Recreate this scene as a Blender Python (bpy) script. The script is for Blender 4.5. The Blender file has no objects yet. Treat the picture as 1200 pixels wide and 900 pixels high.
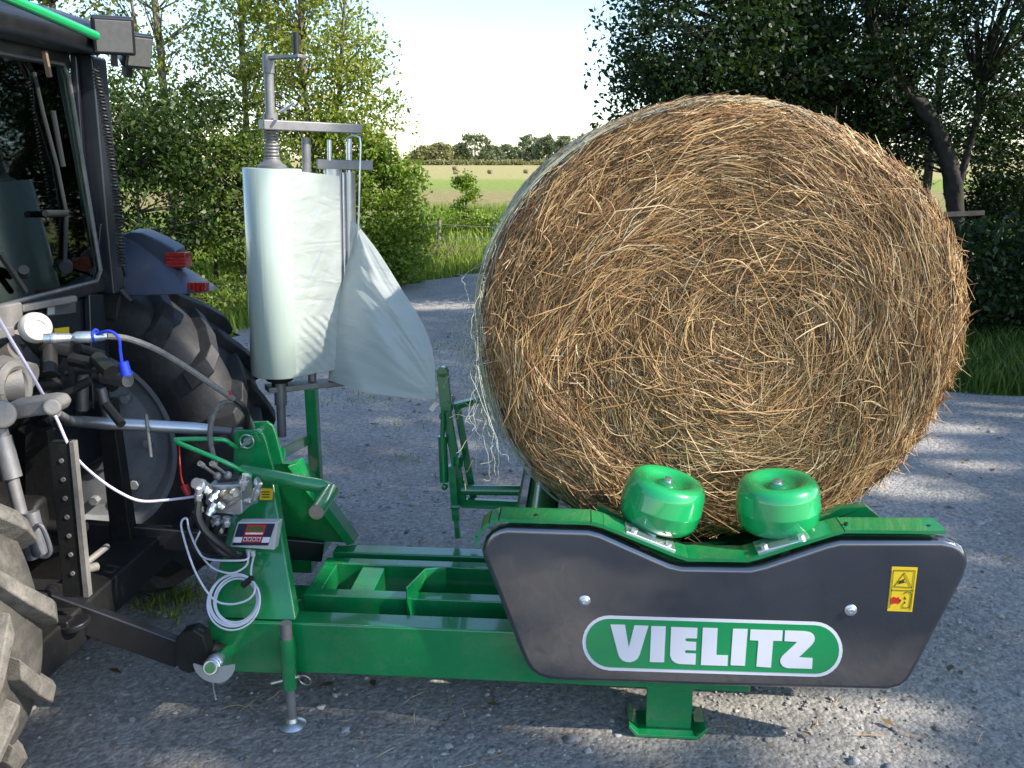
import bpy, bmesh, math, random
import numpy as np
from mathutils import Vector, Matrix

R = math.radians
rnd = random.Random(7)
scene = bpy.context.scene
COL = scene.collection

# ------------------------------------------------------------------ camera
CAM_H, F = 1.70, 1050.0
PITCH = math.atan(265 / F)
SP, CP = math.sin(PITCH), math.cos(PITCH)
YAW = R(4.5)                                   # the machine stands turned 4.5 degrees to the view
XM = (math.cos(YAW), -math.sin(YAW))
YM = (math.sin(YAW), math.cos(YAW))

cam_d = bpy.data.cameras.new('camera')
cam = bpy.data.objects.new('camera', cam_d)
COL.objects.link(cam)
cam.location = (0, 0, CAM_H)
cam.rotation_euler = (math.pi / 2 - PITCH, 0, 0)
cam_d.sensor_width = 36
cam_d.lens = F / 1200 * 36
cam_d.clip_start = 0.05
cam_d.clip_end = 5000
scene.camera = cam


def L(u, v, y=None, z=None, x=None):
    """measured photo point -> machine-frame point on a plane of known depth / height"""
    dx, dy = (u - 600) / F, (450 - v) / F
    r = (dx, CP + dy * SP, -SP + dy * CP)
    lx = r[0] * XM[0] + r[1] * XM[1]
    ly = r[0] * YM[0] + r[1] * YM[1]
    if y is not None:
        t = y / ly
    elif z is not None:
        t = (z - CAM_H) / r[2]
    else:
        t = x / lx
    return Vector((t * lx, t * ly, CAM_H + t * r[2]))


def W(p):
    return Vector((p[0] * XM[0] + p[1] * YM[0], p[0] * XM[1] + p[1] * YM[1], p[2]))


def G(u, v):
    """ground point in world coordinates"""
    return W(L(u, v, z=0))


# ------------------------------------------------------------------ materials
def new_mat(name):
    m = bpy.data.materials.new(name)
    m.use_nodes = True
    nt = m.node_tree
    return m, nt, nt.nodes['Principled BSDF']


def N(nt, typ, **kw):
    n = nt.nodes.new(typ)
    for k, v in kw.items():
        if k in n.inputs.keys():
            n.inputs[k].default_value = v
        else:
            setattr(n, k, v)
    return n


def ramp(nt, fac, stops):
    n = nt.nodes.new('ShaderNodeValToRGB')
    el = n.color_ramp.elements
    while len(el) < len(stops):
        el.new(0.5)
    for e, (p, c) in zip(el, stops):
        e.position = p
        e.color = (*c, 1)
    nt.links.new(fac, n.inputs[0])
    return n


def coords(nt, scale=None):
    tc = nt.nodes.new('ShaderNodeTexCoord')
    return tc.outputs['Object']


def paint(name, col, rough=0.3, metal=0.0, coat=0.0, vary=0.12, scale=9.0, bump=0.0, dirt=None, dirt_amt=0.0):
    m, nt, b = new_mat(name)
    co = coords(nt)
    n1 = N(nt, 'ShaderNodeTexNoise', Scale=scale, Detail=6.0, Roughness=0.65)
    nt.links.new(co, n1.inputs['Vector'])
    lo = tuple(c * (1 - vary) for c in col)
    hi = tuple(min(1, c * (1 + vary)) for c in col)
    rp = ramp(nt, n1.outputs['Fac'], [(0.3, lo), (0.7, hi)])
    out = rp.outputs[0]
    if dirt:
        n2 = N(nt, 'ShaderNodeTexNoise', Scale=scale * 2.6, Detail=8.0, Roughness=0.75)
        nt.links.new(co, n2.inputs['Vector'])
        r2 = ramp(nt, n2.outputs['Fac'], [(0.48, (0, 0, 0)), (0.72, (dirt_amt,) * 3)])
        mx = nt.nodes.new('ShaderNodeMix')
        mx.data_type = 'RGBA'
        nt.links.new(r2.outputs[0], mx.inputs[0])
        nt.links.new(out, mx.inputs[6])
        mx.inputs[7].default_value = (*dirt, 1)
        out = mx.outputs[2]
    nt.links.new(out, b.inputs['Base Color'])
    mr = N(nt, 'ShaderNodeMapRange')
    mr.inputs['To Min'].default_value = max(0.02, rough - 0.08)
    mr.inputs['To Max'].default_value = min(1, rough + 0.1)
    nt.links.new(n1.outputs['Fac'], mr.inputs['Value'])
    nt.links.new(mr.outputs[0], b.inputs['Roughness'])
    b.inputs['Metallic'].default_value = metal
    b.inputs['Coat Weight'].default_value = coat
    b.inputs['Coat Roughness'].default_value = 0.06
    b.inputs['Coat IOR'].default_value = 1.65
    if bump:
        bp = N(nt, 'ShaderNodeBump', Strength=bump, Distance=0.004)
        nb = N(nt, 'ShaderNodeTexNoise', Scale=scale * 12, Detail=4.0)
        nt.links.new(co, nb.inputs['Vector'])
        nt.links.new(nb.outputs['Fac'], bp.inputs['Height'])
        nt.links.new(bp.outputs[0], b.inputs['Normal'])
    return m


def island_mat(name, stops, rough=0.6, trans=0.0, spec=0.3, trans_tint=(1, 1, 0.6)):
    """colour chosen per leaf / straw / blade"""
    m, nt, b = new_mat(name)
    g = nt.nodes.new('ShaderNodeNewGeometry')
    rp = ramp(nt, g.outputs['Random Per Island'], stops)
    nt.links.new(rp.outputs[0], b.inputs['Base Color'])
    b.inputs['Roughness'].default_value = rough
    b.inputs['Specular IOR Level'].default_value = spec
    if trans:
        t = nt.nodes.new('ShaderNodeBsdfTranslucent')
        mx = nt.nodes.new('ShaderNodeMix')
        mx.data_type = 'RGBA'
        mx.blend_type = 'MULTIPLY'
        mx.inputs[0].default_value = 1
        nt.links.new(rp.outputs[0], mx.inputs[6])
        mx.inputs[7].default_value = (*trans_tint, 1)
        nt.links.new(mx.outputs[2], t.inputs['Color'])
        ms = nt.nodes.new('ShaderNodeMixShader')
        ms.inputs[0].default_value = trans
        nt.links.new(b.outputs[0], ms.inputs[1])
        nt.links.new(t.outputs[0], ms.inputs[2])
        nt.links.new(ms.outputs[0], nt.nodes['Material Output'].inputs['Surface'])
    return m


M = {}
M['green'] = paint('green_paint', (0.004, 0.215, 0.060), 0.22, 0, 0.9, 0.10, 5, dirt=(0.20, 0.20, 0.15), dirt_amt=0.22)
M['green_bright'] = paint('bright_green_paint', (0.008, 0.36, 0.10), 0.24, 0, 0.8, 0.05, 6)
M['green_old'] = paint('worn_green_paint', (0.010, 0.17, 0.055), 0.4, 0, 0.1, 0.2, 14, dirt=(0.12, 0.10, 0.05), dirt_amt=0.35)
M['panel'] = paint('anthracite_lacquer', (0.146, 0.148, 0.164), 0.17, 0.85, 1.0, 0.12, 3, dirt=(0.16, 0.14, 0.12), dirt_amt=0.38)
_nt = M['panel'].node_tree
_nz = N(_nt, 'ShaderNodeTexNoise', Scale=3.5, Detail=2.0)
_nt.links.new(coords(_nt), _nz.inputs['Vector'])
_bp = N(_nt, 'ShaderNodeBump', Strength=0.35, Distance=0.02)
_nt.links.new(_nz.outputs['Fac'], _bp.inputs['Height'])
for _k in ('Normal', 'Coat Normal'):
    _nt.links.new(_bp.outputs[0], _nt.nodes['Principled BSDF'].inputs[_k])
M['logo_green'] = paint('decal_green', (0.010, 0.27, 0.085), 0.3, 0, 0.2, 0.03, 4)
M['white'] = paint('decal_white', (0.74, 0.72, 0.78), 0.35, 0, 0, 0.03, 4)
M['yellow'] = paint('label_yellow', (0.75, 0.52, 0.02), 0.4, 0, 0, 0.06, 30)
M['ink'] = paint('label_ink', (0.05, 0.035, 0.01), 0.5, 0, 0, 0.1, 30)
M['red_ink'] = paint('label_red', (0.55, 0.02, 0.015), 0.4, 0, 0, 0.1, 30)
M['zinc'] = paint('zinc_plating', (0.72, 0.74, 0.78), 0.3, 0.9, 0, 0.15, 30, bump=0.1)
M['brass'] = paint('passivated_fitting', (0.68, 0.63, 0.52), 0.32, 0.9, 0, 0.15, 30)
M['steel'] = paint('dull_steel', (0.25, 0.24, 0.24), 0.48, 0.5, 0, 0.18, 18, bump=0.1)
M['steel_dark'] = paint('dark_steel', (0.17, 0.165, 0.17), 0.45, 0.6, 0, 0.2, 18, bump=0.1)
M['alu'] = paint('roller_aluminium', (0.55, 0.57, 0.60), 0.32, 0.85, 0, 0.08, 12)
M['cast'] = paint('dusty_cast_iron', (0.22, 0.205, 0.19), 0.6, 0.25, 0, 0.25, 14, bump=0.25, dirt=(0.32, 0.27, 0.21), dirt_amt=0.4)
M['black'] = paint('black_paint', (0.013, 0.013, 0.015), 0.36, 0, 0.2, 0.3, 12, dirt=(0.06, 0.055, 0.05), dirt_amt=0.15)
M['blackmatt'] = paint('grimy_black', (0.009, 0.009, 0.009), 0.6, 0, 0, 0.4, 9, dirt=(0.05, 0.042, 0.032), dirt_amt=0.3, bump=0.2)
M['cab'] = paint('blue_black_paint', (0.011, 0.013, 0.020), 0.36, 0, 0.2, 0.15, 6, dirt=(0.05, 0.05, 0.05), dirt_amt=0.15)
M['fender'] = paint('slate_blue_paint', (0.028, 0.036, 0.060), 0.38, 0, 0.25, 0.1, 6, dirt=(0.07, 0.07, 0.075), dirt_amt=0.2)
M['tyre'] = paint('dusty_tyre_rubber', (0.075, 0.068, 0.060), 0.75, 0, 0, 0.3, 8, bump=0.25, dirt=(0.22, 0.19, 0.155), dirt_amt=0.6)
M['tyre_dark'] = paint('tyre_rubber', (0.022, 0.022, 0.024), 0.6, 0, 0, 0.3, 8, bump=0.2, dirt=(0.09, 0.085, 0.08), dirt_amt=0.35)
M['lug'] = paint('worn_lug_rubber', (0.185, 0.165, 0.14), 0.8, 0, 0, 0.35, 22, bump=0.5, dirt=(0.06, 0.055, 0.05), dirt_amt=0.8)
M['rim'] = paint('grey_rim_paint', (0.27, 0.28, 0.29), 0.5, 0, 0, 0.15, 7, dirt=(0.14, 0.12, 0.10), dirt_amt=0.4)
M['hose'] = paint('hose_rubber', (0.012, 0.012, 0.013), 0.5, 0, 0, 0.3, 30)
M['sleeve'] = paint('grey_hose_sleeve', (0.16, 0.155, 0.145), 0.7, 0, 0, 0.35, 60, bump=0.4)
M['cable'] = paint('pale_grey_cable', (0.62, 0.63, 0.72), 0.5, 0, 0, 0.05, 20)
M['cable_violet'] = paint('pale_violet_cable', (0.66, 0.60, 0.74), 0.5, 0, 0, 0.05, 20)
M['red'] = paint('red_plastic', (0.45, 0.012, 0.012), 0.4, 0, 0, 0.1, 20)
M['blue'] = paint('blue_plastic', (0.015, 0.05, 0.55), 0.35, 0, 0.1, 0.1, 20)
M['box_grey'] = paint('grey_box_plastic', (0.48, 0.49, 0.48), 0.45, 0, 0, 0.06, 10)
M['box_navy'] = paint('navy_foil', (0.018, 0.024, 0.055), 0.3, 0, 0, 0.08, 10)
M['lcd'] = paint('lcd_green', (0.055, 0.12, 0.030), 0.25, 0, 0, 0.2, 40)
M['lens_grey'] = paint('lamp_glass', (0.15, 0.15, 0.145), 0.3, 0.2, 0.5, 0.15, 60)
M['lens_red'] = paint('red_lens', (0.20, 0.010, 0.010), 0.15, 0, 0.6, 0.3, 60)
M['cap_white'] = paint('dusty_white_plastic', (0.56, 0.54, 0.50), 0.5, 0, 0, 0.1, 20)
M['seat'] = paint('black_upholstery', (0.012, 0.013, 0.014), 0.8, 0, 0, 0.2, 20)
M['wood'] = paint('weathered_wood', (0.22, 0.18, 0.14), 0.8, 0, 0, 0.3, 12)
M['bark_dark'] = paint('dark_bark', (0.032, 0.027, 0.022), 0.9, 0, 0, 0.45, 14, bump=0.8)  # darker copy of the bark, shade of the right trees put into it
M['bark'] = paint('bark', (0.085, 0.068, 0.052), 0.9, 0, 0, 0.45, 14, bump=0.8)
M['bark_pale'] = paint('pale_bark', (0.20, 0.175, 0.14), 0.85, 0, 0, 0.4, 10, bump=0.5)
M['twig'] = paint('dry_twig', (0.22, 0.15, 0.10), 0.9, 0, 0, 0.3, 8)
M['car_white'] = paint('white_car_paint', (0.75, 0.75, 0.75), 0.3, 0, 0.3, 0.02, 5)
M['car_glass'] = paint('dark_car_glass', (0.03, 0.035, 0.04), 0.1, 0, 0, 0.05, 5)

# tinted cab glass
m, nt, b = new_mat('tinted_cab_glass')
gl = N(nt, 'ShaderNodeBsdfGlossy', Roughness=0.02)
gl.inputs['Color'].default_value = (0.85, 0.95, 0.92, 1)
tr = nt.nodes.new('ShaderNodeBsdfTransparent')
tr.inputs['Color'].default_value = (0.58, 0.74, 0.69, 1)
fr = N(nt, 'ShaderNodeFresnel', IOR=1.5)
ad = N(nt, 'ShaderNodeMath', operation='MULTIPLY_ADD')
ad.inputs[1].default_value = 1.0
ad.inputs[2].default_value = 0.03
ms = nt.nodes.new('ShaderNodeMixShader')
nt.links.new(fr.outputs[0], ad.inputs[0])
nt.links.new(ad.outputs[0], ms.inputs[0])
nt.links.new(tr.outputs[0], ms.inputs[1])
nt.links.new(gl.outputs[0], ms.inputs[2])
nt.links.new(ms.outputs[0], nt.nodes['Material Output'].inputs['Surface'])
M['glass'] = m


def film_mat(name, col, thin):
    m, nt, b = new_mat(name)
    co = coords(nt)
    b.inputs['Base Color'].default_value = (*col, 1)
    b.inputs['Roughness'].default_value = 0.20
    b.inputs['Coat Weight'].default_value = 0.6 if thin else .3
    b.inputs['Coat Roughness'].default_value = 0.1
    nz = N(nt, 'ShaderNodeTexNoise', Scale=7.0 if thin else 3.0, Detail=5.0, Distortion=1.2)
    mp = nt.nodes.new('ShaderNodeMapping')
    mp.inputs['Scale'].default_value = (0.6, 0.6, 2.2) if thin else (5, 5, 0.12)
    nt.links.new(co, mp.inputs[0])
    nt.links.new(mp.outputs[0], nz.inputs['Vector'])
    bp = N(nt, 'ShaderNodeBump', Strength=0.8 if thin else 0.12, Distance=0.012)
    nt.links.new(nz.outputs['Fac'], bp.inputs['Height'])
    nt.links.new(bp.outputs[0], b.inputs['Normal'])
    rp = ramp(nt, nz.outputs['Fac'], [(0.3, tuple(c * 0.94 for c in col)), (0.7, col)])
    nt.links.new(rp.outputs[0], b.inputs['Base Color'])
    if thin:
        t = nt.nodes.new('ShaderNodeBsdfTranslucent')
        t.inputs['Color'].default_value = (*[c * 0.95 for c in col], 1)
        tp = nt.nodes.new('ShaderNodeBsdfTransparent')
        tp.inputs['Color'].default_value = (0.9, 0.95, 0.85, 1)
        ms = nt.nodes.new('ShaderNodeMixShader')
        ms.inputs[0].default_value = 0.52
        nt.links.new(b.outputs[0], ms.inputs[1])
        nt.links.new(t.outputs[0], ms.inputs[2])
        m2 = nt.nodes.new('ShaderNodeMixShader')
        m2.inputs[0].default_value = 0.05
        nt.links.new(ms.outputs[0], m2.inputs[1])
        nt.links.new(tp.outputs[0], m2.inputs[2])
        nt.links.new(m2.outputs[0], nt.nodes['Material Output'].inputs['Surface'])
    return m


M['film_roll'] = film_mat('rolled_stretch_film', (0.51, 0.60, 0.53), False)
M['film'] = film_mat('thin_stretch_film', (0.80, 0.85, 0.80), True)

M['straw'] = island_mat('straw', [(0.0, (0.09, 0.045, 0.018)), (0.25, (0.22, 0.113, 0.044)), (0.5, (0.38, 0.207, 0.080)),
                                  (0.75, (0.54, 0.325, 0.134)), (0.93, (0.69, 0.475, 0.225)), (1.0, (0.76, 0.61, 0.39))], 0.5, 0.0, 0.4)
m, nt, b = new_mat('packed_straw')
co = coords(nt)
n1 = N(nt, 'ShaderNodeTexNoise', Scale=60.0, Detail=8.0, Roughness=0.8)
nt.links.new(co, n1.inputs['Vector'])
rp = ramp(nt, n1.outputs['Fac'], [(0.3, (0.05, 0.028, 0.013)), (0.55, (0.17, 0.095, 0.042)), (0.8, (0.34, 0.21, 0.095))])
nt.links.new(rp.outputs[0], b.inputs['Base Color'])
b.inputs['Roughness'].default_value = 0.9
bp = N(nt, 'ShaderNodeBump', Strength=0.9, Distance=0.02)
nt.links.new(n1.outputs['Fac'], bp.inputs['Height'])
nt.links.new(bp.outputs[0], b.inputs['Normal'])
M['straw_core'] = m
M['net'] = island_mat('net_thread', [(0, (0.60, 0.62, 0.50)), (0.8, (0.76, 0.77, 0.68)), (1, (0.70, 0.62, 0.22))], 0.45, 0.25)
M['net_green'] = paint('green_net_thread', (0.03, 0.17, 0.06), 0.5)

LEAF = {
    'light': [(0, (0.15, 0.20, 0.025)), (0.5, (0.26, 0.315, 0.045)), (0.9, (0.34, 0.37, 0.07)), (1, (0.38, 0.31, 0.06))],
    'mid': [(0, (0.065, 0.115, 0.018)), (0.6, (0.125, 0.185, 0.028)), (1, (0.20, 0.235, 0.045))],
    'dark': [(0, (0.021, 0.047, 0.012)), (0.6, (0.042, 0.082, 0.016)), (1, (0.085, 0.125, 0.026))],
    'dim': [(0, (0.012, 0.030, 0.009)), (0.6, (0.024, 0.052, 0.012)), (1, (0.045, 0.075, 0.017))],  # right-hand trees and shrubs, their backlit shade put into the colour
    'far': [(0, (0.14, 0.18, 0.105)), (0.6, (0.19, 0.225, 0.135)), (1, (0.25, 0.27, 0.16))],  # paler and greyer than near leaves, distance haze put into the colour
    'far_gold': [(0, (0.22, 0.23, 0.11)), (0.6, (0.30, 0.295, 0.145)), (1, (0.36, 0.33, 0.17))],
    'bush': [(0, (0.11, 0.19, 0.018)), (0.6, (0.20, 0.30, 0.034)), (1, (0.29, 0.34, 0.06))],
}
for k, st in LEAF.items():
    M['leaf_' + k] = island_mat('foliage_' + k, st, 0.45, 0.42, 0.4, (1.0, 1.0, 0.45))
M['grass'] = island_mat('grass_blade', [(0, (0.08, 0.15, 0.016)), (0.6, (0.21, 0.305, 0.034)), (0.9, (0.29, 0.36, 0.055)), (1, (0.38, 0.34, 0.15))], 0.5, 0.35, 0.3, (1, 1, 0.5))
M['grass_dim'] = island_mat('shaded_verge_grass', [(0, (0.035, 0.075, 0.012)), (0.6, (0.075, 0.14, 0.02)), (1, (0.14, 0.19, 0.04))], 0.5, 0.3, 0.3, (1, 1, 0.5))  # darker copy of the verge grass, shade put into its colour
M['pebble'] = island_mat('pebble', [(0, (0.12, 0.12, 0.125)), (0.5, (0.27, 0.27, 0.275)), (0.85, (0.38, 0.375, 0.37)), (1, (0.46, 0.40, 0.34))], 0.85, 0, 0.25)
M['deadleaf'] = island_mat('dead_leaf', [(0, (0.10, 0.06, 0.03)), (0.6, (0.20, 0.13, 0.05)), (0.9, (0.16, 0.17, 0.05)), (1, (0.40, 0.33, 0.06))], 0.7, 0.1)

# gravel
m, nt, b = new_mat('gravel')
co = coords(nt)
nA = N(nt, 'ShaderNodeTexNoise', Scale=0.9, Detail=5.0, Roughness=0.6)
nB = N(nt, 'ShaderNodeTexNoise', Scale=38.0, Detail=8.0, Roughness=0.75)
vo = N(nt, 'ShaderNodeTexVoronoi', Scale=75.0)
vo2 = N(nt, 'ShaderNodeTexVoronoi', Scale=28.0)
for n in (nA, nB, vo, vo2):
    nt.links.new(co, n.inputs['Vector'])
rA = ramp(nt, nA.outputs['Fac'], [(0.28, (0.27, 0.252, 0.228)), (0.45, (0.355, 0.333, 0.306)), (0.58, (0.40, 0.377, 0.347)), (0.74, (0.47, 0.428, 0.378))])
rB = ramp(nt, nB.outputs['Fac'], [(0.25, (0.45, 0.45, 0.45)), (0.6, (1.0, 1.0, 1.0)), (0.85, (1.35, 1.33, 1.3))])
mx = nt.nodes.new('ShaderNodeMix'); mx.data_type = 'RGBA'; mx.blend_type = 'MULTIPLY'; mx.inputs[0].default_value = 1
nt.links.new(rA.outputs[0], mx.inputs[6]); nt.links.new(rB.outputs[0], mx.inputs[7])
vr = ramp(nt, vo.outputs['Color'], [(0.1, (0.62, 0.62, 0.63)), (0.6, (1, 1, 1)), (0.95, (1.3, 1.28, 1.25))])
mx2 = nt.nodes.new('ShaderNodeMix'); mx2.data_type = 'RGBA'; mx2.blend_type = 'MULTIPLY'; mx2.inputs[0].default_value = 0.75
nt.links.new(mx.outputs[2], mx2.inputs[6]); nt.links.new(vr.outputs[0], mx2.inputs[7])
nt.links.new(mx2.outputs[2], b.inputs['Base Color'])
b.inputs['Roughness'].default_value = 0.92
b.inputs['Specular IOR Level'].default_value = 0.2
b1 = N(nt, 'ShaderNodeBump', Strength=0.55, Distance=0.008); b1.invert = True
nt.links.new(vo.outputs['Distance'], b1.inputs['Height'])
b2 = N(nt, 'ShaderNodeBump', Strength=0.6, Distance=0.012)
nt.links.new(nB.outputs['Fac'], b2.inputs['Height']); nt.links.new(b1.outputs[0], b2.inputs['Normal'])
b3 = N(nt, 'ShaderNodeBump', Strength=0.25, Distance=0.02); b3.invert = True
nt.links.new(vo2.outputs['Distance'], b3.inputs['Height']); nt.links.new(b2.outputs[0], b3.inputs['Normal'])
nt.links.new(b3.outputs[0], b.inputs['Normal'])
M['gravel'] = m

# meadow: strips of rough pasture, dry sedge, mown green and stubble one behind the other
m, nt, b = new_mat('meadow_strips')
co = coords(nt)
sx = nt.nodes.new('ShaderNodeSeparateXYZ'); nt.links.new(co, sx.inputs[0])
nw = N(nt, 'ShaderNodeTexNoise', Scale=0.16, Detail=7.0, Roughness=0.7)
mpw = nt.nodes.new('ShaderNodeMapping'); mpw.inputs['Scale'].default_value = (.5, 1, 1)
nt.links.new(co, mpw.inputs[0]); nt.links.new(mpw.outputs[0], nw.inputs['Vector'])
ad = N(nt, 'ShaderNodeMath', operation='MULTIPLY_ADD'); ad.inputs[1].default_value = 26.0
nt.links.new(nw.outputs['Fac'], ad.inputs[0]); nt.links.new(sx.outputs['Y'], ad.inputs[2])
dv = N(nt, 'ShaderNodeMath', operation='DIVIDE'); dv.inputs[1].default_value = 200.0
nt.links.new(ad.outputs[0], dv.inputs[0])
rp = ramp(nt, dv.outputs[0], [(0.0, (0.085, 0.13, 0.025)), (0.20, (0.14, 0.19, 0.035)), (0.24, (0.27, 0.225, 0.10)), (0.29, (0.28, 0.23, 0.11)),
                              (0.335, (0.22, 0.28, 0.065)), (0.41, (0.235, 0.285, 0.075)), (0.48, (0.36, 0.325, 0.14)), (1.0, (0.38, 0.325, 0.15))])
n2 = N(nt, 'ShaderNodeTexNoise', Scale=2.2, Detail=9.0, Roughness=0.75)
nt.links.new(co, n2.inputs['Vector'])
r2 = ramp(nt, n2.outputs['Fac'], [(0.3, (0.55, 0.58, 0.55)), (0.7, (1.3, 1.28, 1.2))])
mx = nt.nodes.new('ShaderNodeMix'); mx.data_type = 'RGBA'; mx.blend_type = 'MULTIPLY'; mx.inputs[0].default_value = 1
nt.links.new(rp.outputs[0], mx.inputs[6]); nt.links.new(r2.outputs[0], mx.inputs[7])
nt.links.new(mx.outputs[2], b.inputs['Base Color'])
b.inputs['Roughness'].default_value = 0.95
b.inputs['Specular IOR Level'].default_value = 0.1
bp = N(nt, 'ShaderNodeBump', Strength=0.8, Distance=0.08)
nt.links.new(n2.outputs['Fac'], bp.inputs['Height']); nt.links.new(bp.outputs[0], b.inputs['Normal'])
M['meadow'] = m

# ------------------------------------------------------------------ mesh builder
BASE = {}


def frame_of(d):
    d = d.normalized()
    a = Vector((0, 0, 1)) if abs(d.z) < 0.9 else Vector((1, 0, 0))
    s = d.cross(a).normalized()
    return s, s.cross(d).normalized()


def smooth_path(pts, k=6):
    pts = [Vector(p) for p in pts]
    if len(pts) < 3:
        return pts
    out = []
    P = [pts[0] * 2 - pts[1]] + pts + [pts[-1] * 2 - pts[-2]]
    for i in range(1, len(P) - 2):
        p0, p1, p2, p3 = P[i - 1:i + 3]
        for j in range(k):
            t = j / k
            out.append(0.5 * ((2 * p1) + (p2 - p0) * t + (2 * p0 - 5 * p1 + 4 * p2 - p3) * t * t + (3 * p1 - p0 - 3 * p2 + p3) * t ** 3))
    out.append(pts[-1])
    return out


class MB:
    def __init__(self):
        self.v, self.f = [], []

    def add(self, vs, fs):
        o = len(self.v)
        self.v += [Vector(p) for p in vs]
        self.f += [tuple(i + o for i in f) for f in fs]
        return self

    def box(self, c, s, rot=None):
        c = Vector(c)
        vs = []
        for dx in (-.5, .5):
            for dy in (-.5, .5):
                for dz in (-.5, .5):
                    p = Vector((dx * s[0], dy * s[1], dz * s[2]))
                    vs.append(c + (rot @ p if rot else p))
        return self.add(vs, [(0, 1, 3, 2), (4, 6, 7, 5), (0, 4, 5, 1), (2, 3, 7, 6), (0, 2, 6, 4), (1, 5, 7, 3)])

    def span(self, a, b):
        a, b = Vector(a), Vector(b)
        return self.box((a + b) / 2, [abs(k) for k in (b - a)])

    def bar(self, p, q, w, h, side=None):
        """box from p to q; w along `side` (default horizontal), h across"""
        p, q = Vector(p), Vector(q)
        d = (q - p).normalized()
        if side is None:
            s, u = frame_of(d)
        else:
            s = Vector(side); s = (s - d * s.dot(d)).normalized(); u = s.cross(d)
        vs = [o + s * (a * w / 2) + u * (c * h / 2) for o in (p, q) for a, c in ((-1, -1), (1, -1), (1, 1), (-1, 1))]
        return self.add(vs, [(3, 2, 1, 0), (4, 5, 6, 7), (0, 1, 5, 4), (1, 2, 6, 5), (2, 3, 7, 6), (3, 0, 4, 7)])

    def tube(self, pts, r, n=10, k=0, caps=True):
        pts = smooth_path(pts, k) if k else [Vector(p) for p in pts]
        m = len(pts)
        rr = r if isinstance(r, (list, tuple)) else [r] * m
        if len(rr) != m:
            rr = [rr[0] + (rr[-1] - rr[0]) * i / (m - 1) for i in range(m)]
        o = len(self.v)
        s = None
        for i, p in enumerate(pts):
            d = (pts[min(i + 1, m - 1)] - pts[max(i - 1, 0)])
            d = d.normalized() if d.length > 1e-9 else Vector((0, 0, 1))
            if s is None:
                s, u = frame_of(d)
            else:
                s = (s - d * s.dot(d))
                s = s.normalized() if s.length > 1e-6 else frame_of(d)[0]
                u = s.cross(d)
            for j in range(n):
                a = 2 * math.pi * j / n
                self.v.append(p + (s * math.cos(a) + u * math.sin(a)) * rr[i])
        for i in range(m - 1):
            for j in range(n):
                k2 = (j + 1) % n
                self.f.append((o + i * n + j, o + i * n + k2, o + (i + 1) * n + k2, o + (i + 1) * n + j))
        if caps:
            self.f.append(tuple(o + j for j in reversed(range(n))))
            self.f.append(tuple(o + (m - 1) * n + j for j in range(n)))
        return self

    def cyl(self, p, q, r, r2=None, n=24):
        return self.tube([p, q], [r, r if r2 is None else r2], n)

    def lathe(self, o, axis, prof, n=40, caps=True):
        o, axis = Vector(o), Vector(axis).normalized()
        s, u = frame_of(axis)
        i0 = len(self.v)
        for r, h in prof:
            for j in range(n):
                a = 2 * math.pi * j / n
                self.v.append(o + axis * h + (s * math.cos(a) + u * math.sin(a)) * max(r, 1e-4))
        for i in range(len(prof) - 1):
            for j in range(n):
                k = (j + 1) % n
                self.f.append((i0 + i * n + j, i0 + i * n + k, i0 + (i + 1) * n + k, i0 + (i + 1) * n + j))
        if caps:
            self.f.append(tuple(i0 + j for j in reversed(range(n))))
            self.f.append(tuple(i0 + (len(prof) - 1) * n + j for j in range(n)))
        return self

    def prism(self, pts, ext):
        pts = [Vector(p) for p in pts]
        e = Vector(ext)
        n = len(pts)
        return self.add(pts + [p + e for p in pts], [tuple(range(n)), tuple(range(2 * n - 1, n - 1, -1))] + [(i, i + n, (i + 1) % n + n, (i + 1) % n) for i in range(n)])

    def ball(self, c, r, n=16, sc=(1, 1, 1)):
        c = Vector(c)
        o = len(self.v)
        m = n // 2
        for i in range(1, m):
            t = math.pi * i / m
            for j in range(n):
                a = 2 * math.pi * j / n
                self.v.append(c + Vector((math.sin(t) * math.cos(a) * sc[0], math.sin(t) * math.sin(a) * sc[1], math.cos(t) * sc[2])) * r)
        top, bot = len(self.v), len(self.v) + 1
        self.v += [c + Vector((0, 0, r * sc[2])), c - Vector((0, 0, r * sc[2]))]
        for i in range(m - 2):
            for j in range(n):
                k = (j + 1) % n
                self.f.append((o + i * n + j, o + (i + 1) * n + j, o + (i + 1) * n + k, o + i * n + k))
        for j in range(n):
            k = (j + 1) % n
            self.f.append((top, o + j, o + k))
            self.f.append((bot, o + (m - 2) * n + k, o + (m - 2) * n + j))
        return self

    def ring(self, c, axis, rad, r, n=28, m=8, a0=0, a1=2 * math.pi, ry=None):
        s, u = frame_of(Vector(axis))
        full = abs(a1 - a0 - 2 * math.pi) < 1e-6
        pts = [Vector(c) + s * math.cos(a0 + (a1 - a0) * i / n) * rad + u * math.sin(a0 + (a1 - a0) * i / n) * (ry or rad) for i in range(n + 1)]
        return self.tube(pts, r, m, caps=not full)

    def build(self, name, mat, parent=None, base=(0, 0, 0), bevel=0.0, smooth=40, rotz=0.0, label=None, cat=None, group=None, kind=None, segs=2, recalc=True):
        if parent is not None:
            base = BASE[parent.name]
        base = Vector(base)
        me = bpy.data.meshes.new(name)
        me.from_pydata([tuple(p - base) for p in self.v], [], self.f)
        if recalc:
            bm = bmesh.new(); bm.from_mesh(me)
            bmesh.ops.recalc_face_normals(bm, faces=bm.faces)
            bm.to_mesh(me); bm.free()
        me.materials.append(mat)
        o = bpy.data.objects.new(name, me)
        COL.objects.link(o)
        BASE[o.name] = base
        if parent is not None:
            o.parent = parent
        else:
            o.location = W(base); o.rotation_euler.z = -YAW
        me.shade_smooth()
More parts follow.
